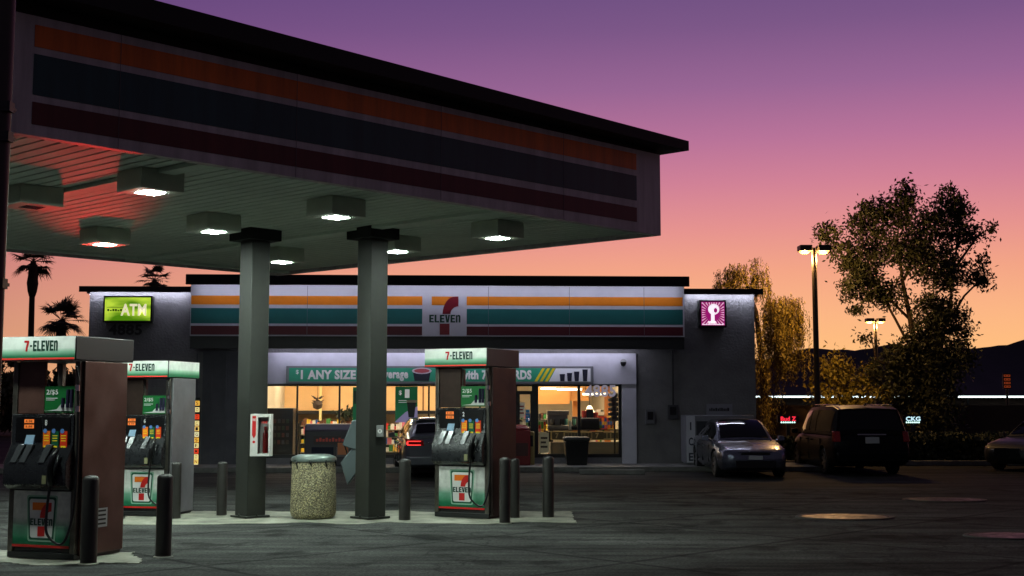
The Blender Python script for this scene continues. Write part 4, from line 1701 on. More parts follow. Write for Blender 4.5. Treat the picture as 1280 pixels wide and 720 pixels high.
    b.build('ad_panel', [pm('ad_green%.1f' % lit, (24, 104, 50), .35, emit=pe), pm('ad_white%.1f' % lit, (200, 205, 200), .4, emit=pe),
                         M_white, pm('can_dark', (40, 36, 60), .3)], t)
    # topper
    z0, z1 = 2.37, 2.66
    b = MB(); b.box(-w2 - .13, w2 + .03, -.12, dp + .12, z0, z1)
    top = b.build('topper', M_topside, t, bevel=.01)
    b = MB(); b.box(-w2 - .12, w2 + .02, -.135, -.1215, z0 + .01, z1 - .005)
    b.build('topper_face', gradient_mat('topper_gradient', z0, z1, GR_TOP, emit=.22, dirt=.08), top)
    b = MB(); b.box(-w2 - .12, w2 + .02, -.139, -.1355, z0 + .008, z0 + .03, 1)
    zc_ = z0 + .175
    b.block('7', -.19, zc_, .13, .07, -.139, 0)
    b.block('-', -.125, zc_, .125, .035, -.139, 2)
    b.block('ELEVEn', .085, zc_, .125, .36, -.139, 2)
    b.build('lettering', [M_red, pm('red_line', (220, 60, 50), .4, emit=.2), M_dkgreen], top)
    # side face of the topper on the right
    if side is M_sideg:
        b = MB(); b.box(w2 + .031, w2 + .038, -.11, dp + .11, z0 + .01, z1 - .005)
        b.build('topper_face', gradient_mat('topper_gradient', z0, z1, GR_TOP, emit=.22, dirt=.08), top)
    return t


p3 = G(612, 650.5)
p3r = R(-27)


def disp_at(px, py, rot, **kw):
    """px,py: foot of the front right corner"""
    K = kw.get('K', 1.0)
    c = G(px, py)
    off = Matrix.Rotation(rot, 3, 'Z') @ Vector((.49 * K, 0, 0))
    return dispenser((c.x - off.x, c.y - off.y, .02), rot, **kw)


disp_at(611, 650, R(-27), label='number two fuel dispenser standing alone right of the columns', side=M_side, num='2', lit=1.0)
disp_at(92, 702.5, R(-19), label='large brown fuel dispenser nearest the camera at the left', side=pm('dispenser_side_red_sheen', (88, 60, 53), .4, .3, var=.5, vscale=1.8, rvar=.15),  # red glow mirrored by the metal side is painted into its colour
        num='8', lit=.2, K=.965, door=pm('door_red_sheen', (104, 74, 66), .4, .3, var=.4, vscale=2.5))  # brighter reddish copy of the brown door, reflected glow in its colour
disp_at(208, 647, R(-13), label='grey sided fuel dispenser half hidden behind the nearest one', side=M_sideg, num='6', lit=.6, K=.93)

# little price sticker on the near dispenser
pk = G(129, 690)
t = thing('notice_sticker', 'small white notice stuck on the side of the nearest dispenser', 'sticker', (0, 0, 0))
near = [o for o in SC.objects if o.name.startswith('fuel_dispenser')][1]
rotm = Matrix.Rotation(R(-19), 3, 'Z')
base = Vector(near.location) + rotm @ (Vector((.5275, .30, .35)) * .965)
t.location = base
t.rotation_euler = (0, 0, R(-19))
w = MB(); w.box(.002, .006, -.0, .24, 0, .22, 0)
for k in range(4):
    w.box(.0062, .008, .03, .21, .03 + k * .05, .05 + k * .05, 1)
w.build('sheet', [pm('sticker_grey', (150, 150, 150), .5), M_black], t)

# ================================================================== BOLLARDS
M_boll = pm('bollard_paint', (38, 36, 33), .5, var=.35, vscale=7, rvar=.1)


def bollard_proto():
    t = thing('bollard', '', 'bollard', (0, 0, 0), 0, 'steel bollards guarding the pumps')
    b = MB(); b.lathe([(.092, 0), (.092, .94), (.088, .965), (.07, .985), (.02, .995)], 24)
    b.build('post', M_boll, t, smooth=True)
    b = MB(); b.lathe([(.115, 0), (.113, .012), (.096, .02)], 24)
    b.build('base_ring', M_island, t, smooth=True)
    return t


BL = [(106.5, 707, 1.0, 'bollard in front of the nearest dispenser, closest to the camera'),
      (201, 698, .98, 'black bollard standing before the grey sided dispenser'),
      (217, 650, .9, 'slim bollard at the rear corner of the grey sided dispenser'),
      (275, 646, .88, 'lone bollard just left of the left canopy column'),
      (505, 652, .96, 'bollard between the right column and dispenser number two'),
      (631, 655.5, 1.0, 'front bollard at the right corner of dispenser number two'),
      (643, 649, .95, 'bollard tucked behind the front one at dispenser number two'),
      (685.5, 648.5, .98, 'rightmost bollard standing alone on the island end')]
bp0 = bollard_proto()
for i, (px, py, h, lab) in enumerate(BL):
    p = G(px, py)
    p.y += .1
    if i == 0:
        o = bp0
        o.location = p
        o['label'] = lab
    else:
        o = dup(bp0, p, random.uniform(0, 6), lab)
    k = 1.0 if i not in (2, 3, 5, 6, 8) else (.85 if i in (2, 8) else .9)
    o.scale = (k, k, h)

# ================================================================== CONCRETE BIN, CABINET ETC.
def aggregate():
    m = bpy.data.materials.new('exposed_aggregate')
    m.use_nodes = True
    t = m.node_tree
    b = t.nodes['Principled BSDF']
    co = t.nodes.new('ShaderNodeTexCoord')
    vo = t.nodes.new('ShaderNodeTexVoronoi')
    vo.inputs['Scale'].default_value = 62
    t.links.new(co.outputs['Object'], vo.inputs['Vector'])
    rp = t.nodes.new('ShaderNodeValToRGB')
    els_ = rp.color_ramp.elements
    els_[0].position, els_[0].color = 0.0, rgb(108, 102, 80)
    els_[1].position, els_[1].color = 1.0, rgb(222, 208, 150)
    for p_, c_ in ((.35, (160, 152, 118)), (.6, (200, 190, 150)), (.8, (134, 124, 98))):
        k = els_.new(p_)
        k.color = rgb(*c_)
    s_ = t.nodes.new('ShaderNodeSeparateColor')
    t.links.new(vo.outputs['Color'], s_.inputs[0])
    t.links.new(s_.outputs[0], rp.inputs[0])
    mr_ = t.nodes.new('ShaderNodeMapRange')
    mr_.inputs['From Min'].default_value = .3
    mr_.inputs['From Max'].default_value = .75
    mr_.inputs['To Min'].default_value = 1
    mr_.inputs['To Max'].default_value = .3
    t.links.new(vo.outputs['Distance'], mr_.inputs['Value'])
    mx = t.nodes.new('ShaderNodeMix'); mx.data_type = 'RGBA'; mx.blend_type = 'MULTIPLY'
    mx.inputs['Factor'].default_value = 1
    t.links.new(rp.outputs[0], mx.inputs['A'])
    t.links.new(mr_.outputs[0], mx.inputs['B'])
    t.links.new(mx.outputs['Result'], b.inputs['Base Color'])
    b.inputs['Roughness'].default_value = .8
    bp = t.nodes.new('ShaderNodeBump')
    bp.inputs['Strength'].default_value = 1
    bp.inputs['Distance'].default_value = .01
    bp.invert = True
    t.links.new(vo.outputs['Distance'], bp.inputs['Height'])
    t.links.new(bp.outputs['Normal'], b.inputs['Normal'])
    return m


p = G(387, 651)
p.y += .33
bin_ = thing('litter_bin', 'round pebbled concrete litter bin between the two canopy columns', 'bin', (p.x, p.y, .02))
b = MB(); b.lathe([(.3, 0), (.335, .03), (.36, .1), (.352, .5), (.342, .86), (.335, .875), (.2, .876)], 48)
b.build('drum', aggregate(), bin_, smooth=True)
b = MB(); b.lathe([(.33, .87), (.355, .885), (.358, .92), (.34, .95), (.25, .985), (.16, .99), (.14, .955), (.05, .95)], 48)
lid = b.build('lid', pm('bin_lid', (96, 108, 102), .35, .2, var=.3, vscale=9), bin_, smooth=True)
b = MB()
for k in range(5):
    a_ = R(-170 + k * 40)
    b.tube([(math.cos(a_) * .35, math.sin(a_) * .35, .90), (math.cos(a_) * .36, math.sin(a_) * .36, .86), (math.cos(a_ + .1) * .355, math.sin(a_ + .1) * .355, .80 - .03 * (k % 2))], [.02, .014, .006], 6)
b.build('liner_edge', pm('bag_black', (20, 22, 22), .25), bin_, smooth='all')

# fire extinguisher cabinet on the left column
cp = cols_[0]
zc0, zc1 = Zat(cp.y - .3, 570), Zat(cp.y - .3, 517.5)
xx0, xx1 = D(314, cp.y - .3, 1).x, D(339.5, cp.y - .3, 1).x
t = thing('extinguisher_cabinet', 'white fire extinguisher cabinet with red markings on the left column', 'cabinet', ((xx0 + xx1) / 2, cp.y - .42, zc0), R(-4))
hw = (xx1 - xx0) / 2
H = zc1 - zc0
w = MB()
w.box(-hw, -hw + .12, -.0, .16, 0, H); w.box(hw - .03, hw, 0, .16, 0, H)
w.box(-hw + .12, hw - .03, 0, .16, 0, .04); w.box(-hw + .12, hw - .03, 0, .16, H - .05, H); w.box(-hw + .12, hw - .03, .14, .16, .04, H - .05)
w.build('case', pm('cabinet_white', (206, 206, 200), .4, var=.12), t, bevel=.004)
w = MB()
w.box(-hw + .03, -hw + .09, -.004, -.001, H * .5, H - .03, 0)
w.text('FIRE', -hw + .06, H - .09, .04, .05, -.006, 1, .02)
w.prism([(-hw + .03, H * .5), (-hw + .06, H * .42), (-hw + .09, H * .5)], -.004, -.001, 0)
w.cyl((-hw + .06, 0, H * .34), (-hw + .06, -.004, H * .34), .022, .022, 14, 0)
w.text('FIRE', .065, H - .13, .035, .09, .002, 0, .02)
w.build('marking', [M_red, M_white], t)
w = MB(); w.box(-hw + .12, hw - .03, .012, .016, .04, H - .05); w.build('glass_front', M_glass, t)
w = MB(); w.lathe([(.035, .0), (.04, .02), (.04, .3), (.02, .34)], 14, (.06, .08, .05)); w.box(.045, .08, .06, .1, .39, .46)
w.build('extinguisher', pm('ext_red', (150, 20, 20), .3), t, smooth=True)

# towel and squeegee unit behind the right column
p = G(440, 640)
t = thing('windshield_station', 'grey towel and squeegee station jutting out left of the right column', 'service station', (D(446, 20.4).x, 20.4, 0))
w = MB()
Zs = lambda py: Zat(20.4, py)
Xs = lambda px: D(px, 20.4, 1).x - D(446, 20.4).x
w.prism([(Xs(441), Zs(526)), (Xs(450), Zs(524)), (Xs(450), Zs(562)), (Xs(438), Zs(560)), (Xs(429), Zs(556))], -.15, .15)
w.build('towel_hood', pm('station_blue_grey', (80, 90, 92), .4, var=.1), t, bevel=.015)
w = MB()
w.prism([(Xs(441), Zs(560)), (Xs(450), Zs(562)), (Xs(450), Zs(585)), (Xs(436), Zs(606)), (Xs(427), Zs(578))], -.13, .13)
w.build('bucket', pm('station_blue_grey', (80, 90, 92), .4), t, bevel=.015)
w = MB(); w.box(Xs(447), Xs(452), -.06, .06, 0, Zs(524)); w.build('stand', M_dkmetal, t)
w = MB(); w.tube([(Xs(436), 0, Zs(575)), (Xs(433), -.02, Zs(563)), (Xs(431), -.03, Zs(557))], .012, 6); w.build('squeegee_handle', M_black, t)

# switch plate on right column
cp = cols_[1]
zz = Zat(cp.y - .2, 539)
t = thing('switch_box', 'small grey emergency switch box on the right column', 'switch', (D(474, cp.y - .22, 1).x, cp.y - .12, zz), R(0))
w = MB(); w.box(-.055, .055, -.04, .05, -.09, .09); w.build('case', pm('switch_grey', (130, 132, 130), .4), t, bevel=.006)
w = MB(); w.prism([(.035 * math.cos(i * .5236), .035 * math.sin(i * .5236)) for i in range(12)], -.046, -.0405, 0)
w.text('X', 0, 0, .04, .035, -.048, 1, .02); w.build('button', [M_white, M_black], t)

# left foreground pole
pX = D(-10, 6.0, 2.0).x
t = thing('utility_pole', 'dark slim steel pole with conduit clamps at the left frame edge', 'pole', (pX, 6.0, 0))
w = MB(); w.cyl((0, 0, 0), (0, 0, 5.2), .045, .045, 20); w.build('post', pm('pole_brown', (58, 44, 44), .5, var=.3), t, smooth=True)
w = MB(); w.cyl((0, 0, 0), (0, 0, .02), .12); w.build('base_plate', M_dkmetal, t)
for py in (135, 172, 355):
    w = MB()
    z = Zat(6, py)
    w.box(-.02, .058, -.05, .01, z - .025, z + .025); w.box(-.05, .05, -.052, .052, z - .008, z + .008)
    w.build('clamp', pm('clamp_grey', (50, 46, 48), .5, .2), t)

# tank covers in the forecourt
M_cover = pm('wet_steel_cover', (44, 42, 40), .45, .0, var=.6, vscale=5, rvar=.2, spec=.16)
for (px, py, r_, lab) in ((1056, 647, .78, 'round steel tank cover in the asphalt catching orange light'),
                          (1181, 625.5, .78, 'farther steel tank cover with a pale bright rim'),
                          (1262, 671, .62, 'tank cover cut by the right frame edge')):
    p = G(px, py)
    t = thing('tank_cover', lab, 'manhole cover', (p.x, p.y, .005), 0, 'tank covers in the forecourt')
    t.scale = (1, .72, 1)
    b = MB(); b.lathe([(r_ * .86, 0), (r_ * .86, .016), (r_ * .8, .018)], 40)
    b.build('lid', M_cover, t, smooth=True)
    b = MB(); b.lathe([(r_, 0), (r_ * .985, .02), (r_ * .88, .02), (r_ * .87, .0)], 40)
    b.build('ring', pm('cover_ring', (54, 50, 47), .8, .0, var=.5), t, smooth=True)

# wheel stop
a = G(724, 593); c = G(806, 593)
t = thing('wheel_stop', 'long low concrete wheel stop before the right shop window', 'wheel stop', ((a.x + c.x) / 2, a.y, 0))
h = (c.x - a.x) / 2
w = MB(); w.prismx([(-.08, 0), (.08, 0), (.06, .12), (-.06, .12)], -h, h); w.build('body', M_kerb, t, bevel=.01)

# ================================================================== CARS
def car(name, label, cat, loc, rot, spec):
    t = thing(name, label, cat, loc, rot)
    Lh = spec['L'] / 2
    Wd = spec['W'] / 2
    paint, gl = spec['paint'], spec['glass']
    # lower body loft. nose at -Y
    b = MB()
    sts = spec['st']            # (s, halfwidth factor, bottom z, top z)
    fine = []
    for i in range(len(sts) - 1):
        for k in range(4):
            u = k / 4
            fine.append([sts[i][j] + (sts[i + 1][j] - sts[i][j]) * u for j in range(4)])
    fine.append(list(sts[-1]))
    vs, fs = [], []
    ring = 0
    bz = spec['belt']
    for s_, wf, z0, z1 in fine:
        y = -Lh + s_ * 2 * Lh
        hw = Wd * wf
        h = z1 - z0
        prof = [(0, z0), (.72 * hw, z0), (.9 * hw, z0 + .03 * h), (.965 * hw, z0 + .16 * h), (.995 * hw, z0 + .4 * h), (1.0 * hw, z0 + .58 * h),
                (.985 * hw, z0 + .74 * h), (.955 * hw, z0 + .88 * h), (.89 * hw, z0 + .965 * h), (.72 * hw, z0 + h), (.35 * hw, z0 + 1.02 * h), (0, z0 + 1.025 * h)]
        full = prof + [(-x, z) for x, z in reversed(prof[1:-1])]
        ring = len(full)
        vs += [(x, y, z) for x, z in full]
    for i in range(len(fine) - 1):
        for j in range(ring):
            a_, b2 = i * ring + j, i * ring + (j + 1) % ring
            fs.append((a_, b2, b2 + ring, a_ + ring))
    fs += [tuple(range(ring)), tuple(reversed(range((len(fine) - 1) * ring, len(fine) * ring)))]
    b.add(vs, fs)
    body = b.build('body', paint, t, smooth=True)
    # wheel arches cut out of the shell
    wr = spec['wr']
    cut = MB()
    for yw in spec['axles']:
        yy = -Lh + yw * 2 * Lh
        for sgn in (-1, 1):
            cut.cyl((sgn * (Wd - .28), yy, wr * 1.02), (sgn * (Wd + .3), yy, wr * 1.02), wr * 1.18, wr * 1.18, 32)
    co_ = cut.build('cutter', M_black)
    md = body.modifiers.new('b', 'BOOLEAN')
    md.operation = 'DIFFERENCE'
    md.solver = 'EXACT'
    md.object = co_
    co_.parent = t
    bpy.context.view_layer.update()
    dg = bpy.context.evaluated_depsgraph_get()
    me2 = bpy.data.meshes.new_from_object(body.evaluated_get(dg))
    body.modifiers.clear()
    body.data = me2
    body.data.polygons.foreach_set('use_smooth', [True] * len(me2.polygons))
    body.data.set_sharp_from_angle(angle=R(35))
    bpy.data.objects.remove(co_)
    # cabin: (s, base hw, roof hw, base z, roof z)
    cb = spec['cab']
    def cpt(st_, side, v):
        """v 0..1 from belt to roof on one side"""
        s_, bw, rw, zb_, zr_ = st_
        bul = .03 * math.sin(v * math.pi)
        return Vector((side * ((bw + (rw - bw) * v) * Wd + bul * (zr_ > zb_ + .2)), -Lh + s_ * 2 * Lh, zb_ + (zr_ - zb_) * v))
    b = MB()
    vs, fs = [], []
    K_ = 6
    for st_ in cb:
        row = [cpt(st_, 1, k / K_) for k in range(K_ + 1)]
        top = []
        s_, bw, rw, zb_, zr_ = st_
        for k in range(1, 6):
            u = 1 - k / 3
            top.append(Vector((u * rw * Wd * .98, -Lh + s_ * 2 * Lh, zr_ + .035 * (1 - u * u))))
        row2 = [cpt(st_, -1, 1 - k / K_) for k in range(K_ + 1)]
        full = row + top + row2
        ring = len(full)
        vs += full
    for i in range(len(cb) - 1):
        for j in range(ring - 1):
            a_ = i * ring + j
            fs.append((a_, a_ + 1, a_ + 1 + ring, a_ + ring))
    fs += [tuple(range(ring)), tuple(reversed(range((len(cb) - 1) * ring, len(cb) * ring)))]
    b.add(vs, fs)
    b.build('cabin', paint, t, smooth=True)

    def lerp_st(a_, b2, u):
        return tuple(a_[k] + (b2[k] - a_[k]) * u for k in range(5))
    # side windows
    for (i0, u0, i1, u1) in spec['win']:
        for sd in (-1, 1):
            A = lerp_st(cb[i0], cb[i0 + 1], u0)
            B = lerp_st(cb[i1], cb[i1 + 1], u1)
            mids = [A] + [cb[k] for k in range(i0 + 1, i1 + 1)] + [B]
            ys = [A] + [m for m in mids[1:-1] if A[0] + .01 < m[0] < B[0] - .01] + [B]
            w_ = MB()
            vs, fs = [], []
            for st_ in ys:
                for k in range(5):
                    v = .12 + .76 * k / 4
                    p_ = cpt(st_, sd, v)
                    vs.append((p_.x + sd * .008, p_.y, p_.z))
            for i in range(len(ys) - 1):
                for k in range(4):
                    q_ = i * 5 + k
                    fs.append((q_, q_ + 1, q_ + 6, q_ + 5))
            w_.add(vs, fs)
            w_.build('side_window', gl, t, smooth='all')
    # windscreen and rear window
    for nm, (i0, u0, i1, u1), sgn in (('windscreen', spec['ws'], -1), ('rear_window', spec['rw'], 1)):
        A = lerp_st(cb[i0], cb[i0 + 1], u0)
        B = lerp_st(cb[i1], cb[i1 + 1], u1)
        seq = [A] + [cb[k] for k in range(i0 + 1, i1 + 1)] + [B]
        seq = [m for k, m in enumerate(seq) if k in (0, len(seq) - 1) or A[0] + .004 < m[0] < B[0] - .004]
        w_ = MB()
        vs, fs = [], []
        for st_ in seq:
            for j in range(9):
                u = -.93 + 1.86 * j / 8
                y = -Lh + st_[0] * 2 * Lh
                # same crown as the cabin shell underneath, linear between its ring points
                us = [0, 1 / 3, 2 / 3, 1]
                cr = [.035, .035 * (1 - 1 / 9), .035 * (1 - 4 / 9), 0]
                a_ = abs(u)
                q0 = min(2, int(a_ * 3))
                f_ = a_ * 3 - q0
                z = st_[4] + cr[q0] + (cr[q0 + 1] - cr[q0]) * f_
                dn = Vector((0, sgn * .6, .8)) * .016
                vs.append((u * st_[2] * Wd * .98, y + dn.y, z + dn.z))
        for k in range(len(seq) - 1):
            for j in range(8):
                q_ = k * 9 + j
                fs.append((q_, q_ + 1, q_ + 10, q_ + 9))
        w_.add(vs, fs)
        w_.build(nm, gl, t, smooth='all')
    # wheels
    for yw in spec['axles']:
        yy = -Lh + yw * 2 * Lh
        for sgn in (-1, 1):
            x1 = sgn * (Wd - .03)
            x0 = sgn * (Wd - .25)
            b = MB()
            n_ = 28
            prof = [(wr * .62, x1 - sgn * .01), (wr * .9, x1), (wr, x1 - sgn * .03), (wr, x0 + sgn * .02), (wr * .9, x0)]
            vs = []
            for r_, x in prof:
                for i in range(n_):
                    a_ = 2 * math.pi * i / n_
                    vs.append((x, yy + r_ * math.cos(a_), wr + r_ * math.sin(a_)))
            fs = [(k * n_ + i, k * n_ + (i + 1) % n_, (k + 1) * n_ + (i + 1) % n_, (k + 1) * n_ + i) for k in range(4) for i in range(n_)]
            fs.append(tuple(range(4 * n_, 5 * n_)))
            b.add(vs, fs)
            wh = b.build('wheel', M_rubber, t, smooth=True)
            b = MB()
            b.cyl((x1 - sgn * .06, yy, wr), (x1 - sgn * .05, yy, wr), wr * .64, wr * .64, 24, 1)
            for k in range(7):
                a_ = 2 * math.pi * k / 7
                dy, dz = math.cos(a_), math.sin(a_)
                py_, pz_ = -dz * .03, dy * .03
                xo, xi = x1 - sgn * .012, x1 - sgn * .045
                q0 = wr * .12; q1 = wr * .62
                b.hexa([(xo, yy + dy * q0 + py_, wr + dz * q0 + pz_), (xo, yy + dy * q1 + py_, wr + dz * q1 + pz_),
                        (xo, yy + dy * q1 - py_, wr + dz * q1 - pz_), (xo, yy + dy * q0 - py_, wr + dz * q0 - pz_),
                        (xi, yy + dy * q0 + py_, wr + dz * q0 + pz_), (xi, yy + dy * q1 + py_, wr + dz * q1 + pz_),
                        (xi, yy + dy * q1 - py_, wr + dz * q1 - pz_), (xi, yy + dy * q0 - py_, wr + dz * q0 - pz_)], 0)
            b.cyl((x1 - sgn * .045, yy, wr), (x1 - sgn * .008, yy, wr), wr * .16, wr * .13, 12, 0)
            b.build('rim', [pm('alloy', (150, 150, 152), .3, .9), M_black], wh)
    # mirrors
    for sd in (-1, 1):
        st_ = lerp_st(cb[0], cb[1], .75)
        y = -Lh + st_[0] * 2 * Lh + .05
        b = MB()
        b.tube([(sd * Wd * .9, y, bz - .02), (sd * (Wd + .02), y - .02, bz + .02)], .02, 6)
        b.hexa([(sd * (Wd + .0), y - .07, bz - .03), (sd * (Wd + .17), y - .04, bz - .02), (sd * (Wd + .17), y + .05, bz - .02), (sd * Wd, y + .05, bz - .03),
                (sd * (Wd + .0), y - .07, bz + .11), (sd * (Wd + .16), y - .03, bz + .1), (sd * (Wd + .16), y + .05, bz + .1), (sd * Wd, y + .05, bz + .11)])
        b.build('mirror', paint, t, bevel=.02)
    # door gaps and handles
    for s_ in spec['doors']:
        y = -Lh + s_ * 2 * Lh
        for sd in (-1, 1):
            b = MB()
            b.box(min(sd * (Wd - .03), sd * (Wd + .002)), max(sd * (Wd - .03), sd * (Wd + .002)), y, y + .008, .35, bz - .12)
            b.build('door_gap', M_black, t)
    for s_ in spec['handles']:
        y = -Lh + s_ * 2 * Lh
        for sd in (-1, 1):
            b = MB()
            b.box(min(sd * (Wd - .02), sd * (Wd + .022)), max(sd * (Wd - .02), sd * (Wd + .022)), y, y + .16, bz - .17, bz - .14)
            b.build('handle', paint, t, bevel=.008)
    return t, Lh, Wd


def facepart(t, name, pts_, y, m, th=.03, bev=.008):
    """flat piece in the XZ plane standing proud of a bumper"""
    b = MB()
    b.prism(pts_, min(y, y + th), max(y, y + th))
    return b.build(name, m, t, bevel=bev)


P_silver = pm('paint_silver_blue', (96, 99, 114), .26, .8, coat=.7)
P_dark = pm('paint_dark_blue', (84, 86, 94), .28, .6, coat=.9)
P_black = pm('paint_black', (3, 3, 4), .4, .0, coat=.05, spec=.12)
P_white = pm('paint_graphite', (24, 25, 23), .5, .0, coat=.15)
M_tint = pm('tinted_glass', (3, 4, 5), .05, 0, spec=.3)
M_lampc = pm('headlamp_clear', (90, 96, 104), .12, .8)
M_tail = pm('taillight_red', (120, 10, 10), .15)
M_plate = pm('number_plate', (150, 150, 156), .4)

sedan = dict(L=4.5, W=1.78, belt=.90, wr=.32, axles=(.19, .80), paint=P_silver, glass=M_tint,
             st=[(0.0, .60, .34, .56), (.012, .74, .26, .64), (.04, .87, .2, .70), (.10, .95, .18, .77), (.2, .985, .18, .85), (.30, 1, .18, .91), (.5, 1, .18, .95),
                 (.7, 1, .19, .97), (.85, .98, .2, .98), (.95, .93, .24, .96), (.985, .86, .3, .92), (1, .74, .4, .84)],
             cab=[(.27, .82, .76, .86, .90), (.33, .86, .72, .88, 1.08), (.42, .90, .66, .90, 1.31), (.48, .91, .64, .90, 1.38), (.6, .91, .64, .9, 1.40),
                  (.70, .91, .64, .92, 1.36), (.78, .88, .66, .93, 1.24), (.90, .82, .72, .93, .99)],
             win=[(1, .2, 3, .5), (3, .62, 6, .1)], ws=(0, .25, 2, .8), rw=(5, .3, 6, .85), doors=(.33, .53, .70), handles=(.46, .64))
van = dict(L=5.0, W=1.95, belt=1.02, wr=.34, axles=(.17, .77), paint=P_black, glass=M_tint,
           st=[(0.0, .62, .36, .6), (.012, .76, .27, .70), (.04, .88, .22, .78), (.1, .96, .2, .88), (.18, 1, .2, .98), (.3, 1, .2, 1.05), (.6, 1, .2, 1.07),
               (.9, 1, .22, 1.07), (.97, .98, .26, 1.05), (.99, .96, .3, 1.0), (1, .92, .36, .92)],
           cab=[(.17, .82, .8, .92, .98), (.24, .88, .8, .98, 1.25), (.33, .94, .78, 1.0, 1.60), (.40, .95, .77, 1.02, 1.70), (.6, .95, .78, 1.02, 1.74),
                (.85, .95, .78, 1.02, 1.73), (.935, .95, .77, 1.02, 1.66), (.985, .94, .90, 1.0, 1.08)],
           win=[(1, .3, 3, .3), (3, .4, 3, .99), (4, .06, 5, .7)], ws=(0, .3, 2, .6), rw=(6, .12, 6, .93), doors=(.28, .47, .72), handles=(.42, .52))
cross = dict(L=4.6, W=1.84, belt=.95, wr=.34, axles=(.18, .79), paint=P_dark, glass=M_tint,
             st=[(0.0, .6, .36, .6), (.012, .74, .28, .70), (.04, .87, .22, .76), (.1, .95, .2, .84), (.2, 1, .2, .92), (.3, 1, .2, .97), (.6, 1, .2, 1.0),
                 (.88, .985, .24, 1.0), (.96, .96, .28, .98), (.985, .92, .32, .94), (1, .84, .4, .86)],
             cab=[(.24, .82, .78, .9, .94), (.31, .88, .74, .95, 1.16), (.40, .92, .68, .96, 1.36), (.47, .92, .66, .96, 1.43), (.62, .92, .66, .97, 1.45),
                  (.76, .92, .66, .98, 1.42), (.87, .90, .66, .98, 1.30), (.965, .86, .76, .96, 1.02)],
             win=[(1, .2, 3, .4), (3, .55, 5, .6)], ws=(0, .3, 2, .7), rw=(6, .05, 6, .8), doors=(.31, .52, .7), handles=(.46, .62))

# silver sedan facing the camera
pc = D(943, 29.9)
t, Lh, Wd = car('parked_car', 'silver sedan facing the camera beside the ice freezer', 'car', (pc.x, pc.y + 2.25, 0), R(1), sedan)
for sd in (-1, 1):
    b = MB()
    b.hexa([(sd * .42, -Lh + .03, .56), (sd * .80, -Lh + .28, .58), (sd * .80, -Lh + .5, .58), (sd * .42, -Lh + .3, .56),
            (sd * .46, -Lh + .10, .67), (sd * .83, -Lh + .42, .72), (sd * .80, -Lh + .6, .72), (sd * .42, -Lh + .4, .67)])
    b.build('headlight', M_lampc, t, bevel=.02)
facepart(t, 'grille', [(-.36, .58), (.36, .58), (.33, .64), (-.33, .64)], -Lh - .015, M_black)
facepart(t, 'lower_grille', [(-.46, .26), (.46, .26), (.5, .44), (-.5, .44)], -Lh - .002, M_black)
facepart(t, 'number_plate', [(-.17, .46), (.17, .46), (.17, .56), (-.17, .56)], -Lh - .03, M_plate, bev=.003)
facepart(t, 'trim_strip', [(-.42, .66), (.42, .66), (.42, .672), (-.42, .672)], -Lh + .02, M_chrome, bev=.002)

# black minivan, tail to the camera
pc = D(1094, 30.9)
t, Lh, Wd = car('parked_minivan', 'black minivan parked with its tail towards the camera', 'minivan', (pc.x - .05, pc.y + 2.5, 0), R(180), van)
for sd in (-1, 1):
    b = MB(); b.hexa([(sd * .80, Lh - .16, .86), (sd * .95, Lh - .2, .86), (sd * .95, Lh - .01, .86), (sd * .78, Lh + .02, .86),
                      (sd * .80, Lh - .3, 1.12), (sd * .93, Lh - .3, 1.12), (sd * .92, Lh - .08, 1.12), (sd * .78, Lh - .05, 1.12)])
    b.build('taillight', M_tail, t, bevel=.015)
facepart(t, 'number_plate', [(-.17, .82), (.17, .82), (.17, .98), (-.17, .98)], Lh + .0, M_plate, bev=.003)
facepart(t, 'chrome_bar', [(-.36, 1.02), (.36, 1.02), (.36, 1.055), (-.36, 1.055)], Lh - .05, M_chrome, bev=.004)
facepart(t, 'rear_bumper', [(-.88, .36), (.88, .36), (.9, .60), (-.9, .60)], Lh - .02, P_black, th=.09, bev=.03)
b = MB(); b.tube([(0, Lh - .6, 1.75), (0, Lh - .5, 1.80), (0, Lh - .42, 1.76)], [.01, .03, .01], 8); b.build('antenna', M_black, t)
for sd in (-1, 1):
    b = MB(); b.box(sd * .66 - .02, sd * .66 + .02, -Lh + 2.0, Lh - .5, 1.765, 1.79); b.build('roof_rail', M_chrome, t, bevel=.008)

# dark crossover seen from behind
pc = D(546, 29.6)
t, Lh, Wd = car('parked_crossover', 'dark crossover with a glowing C shaped red taillight in front of the shop', 'crossover', (pc.x - .25, pc.y + 2.3, 0), R(180 + 9), cross)
M_tailglow = emis('taillight_glow', (255, 60, 56), 1.5)
for sd in (-1, 1):
    b = MB()
    b.prism([(sd * .42, .80), (sd * .84, .80), (sd * .88, .98), (sd * .44, .94)], Lh - .1, Lh + .012)
    tl = b.build('taillight', M_tail, t, bevel=.01)
    b = MB()
    yb = Lh + .014
    b.box(min(sd * .5, sd * .82), max(sd * .5, sd * .82), yb, yb + .008, .905, .925)
    b.box(min(sd * .5, sd * .82), max(sd * .5, sd * .82), yb, yb + .008, .815, .835)
    b.box(min(sd * .80, sd * .84), max(sd * .80, sd * .84), yb, yb + .008, .835, .905)
    b.build('light_strip', M_tailglow, tl)
facepart(t, 'rear_bumper', [(-.84, .34), (.84, .34), (.86, .56), (-.86, .56)], Lh - .03, P_dark, th=.08, bev=.03)
facepart(t, 'number_plate', [(-.17, .64), (.17, .64), (.17, .78), (-.17, .78)], Lh + .0, M_plate, bev=.003)
facepart(t, 'chrome_bar', [(-.4, .86), (.4, .86), (.4, .885), (-.4, .885)], Lh + .0, M_chrome, bev=.004)
facepart(t, 'roof_spoiler', [(-.58, 1.40), (.58, 1.40), (.56, 1.44), (-.56, 1.44)], Lh - .95, P_dark, th=.2, bev=.01)

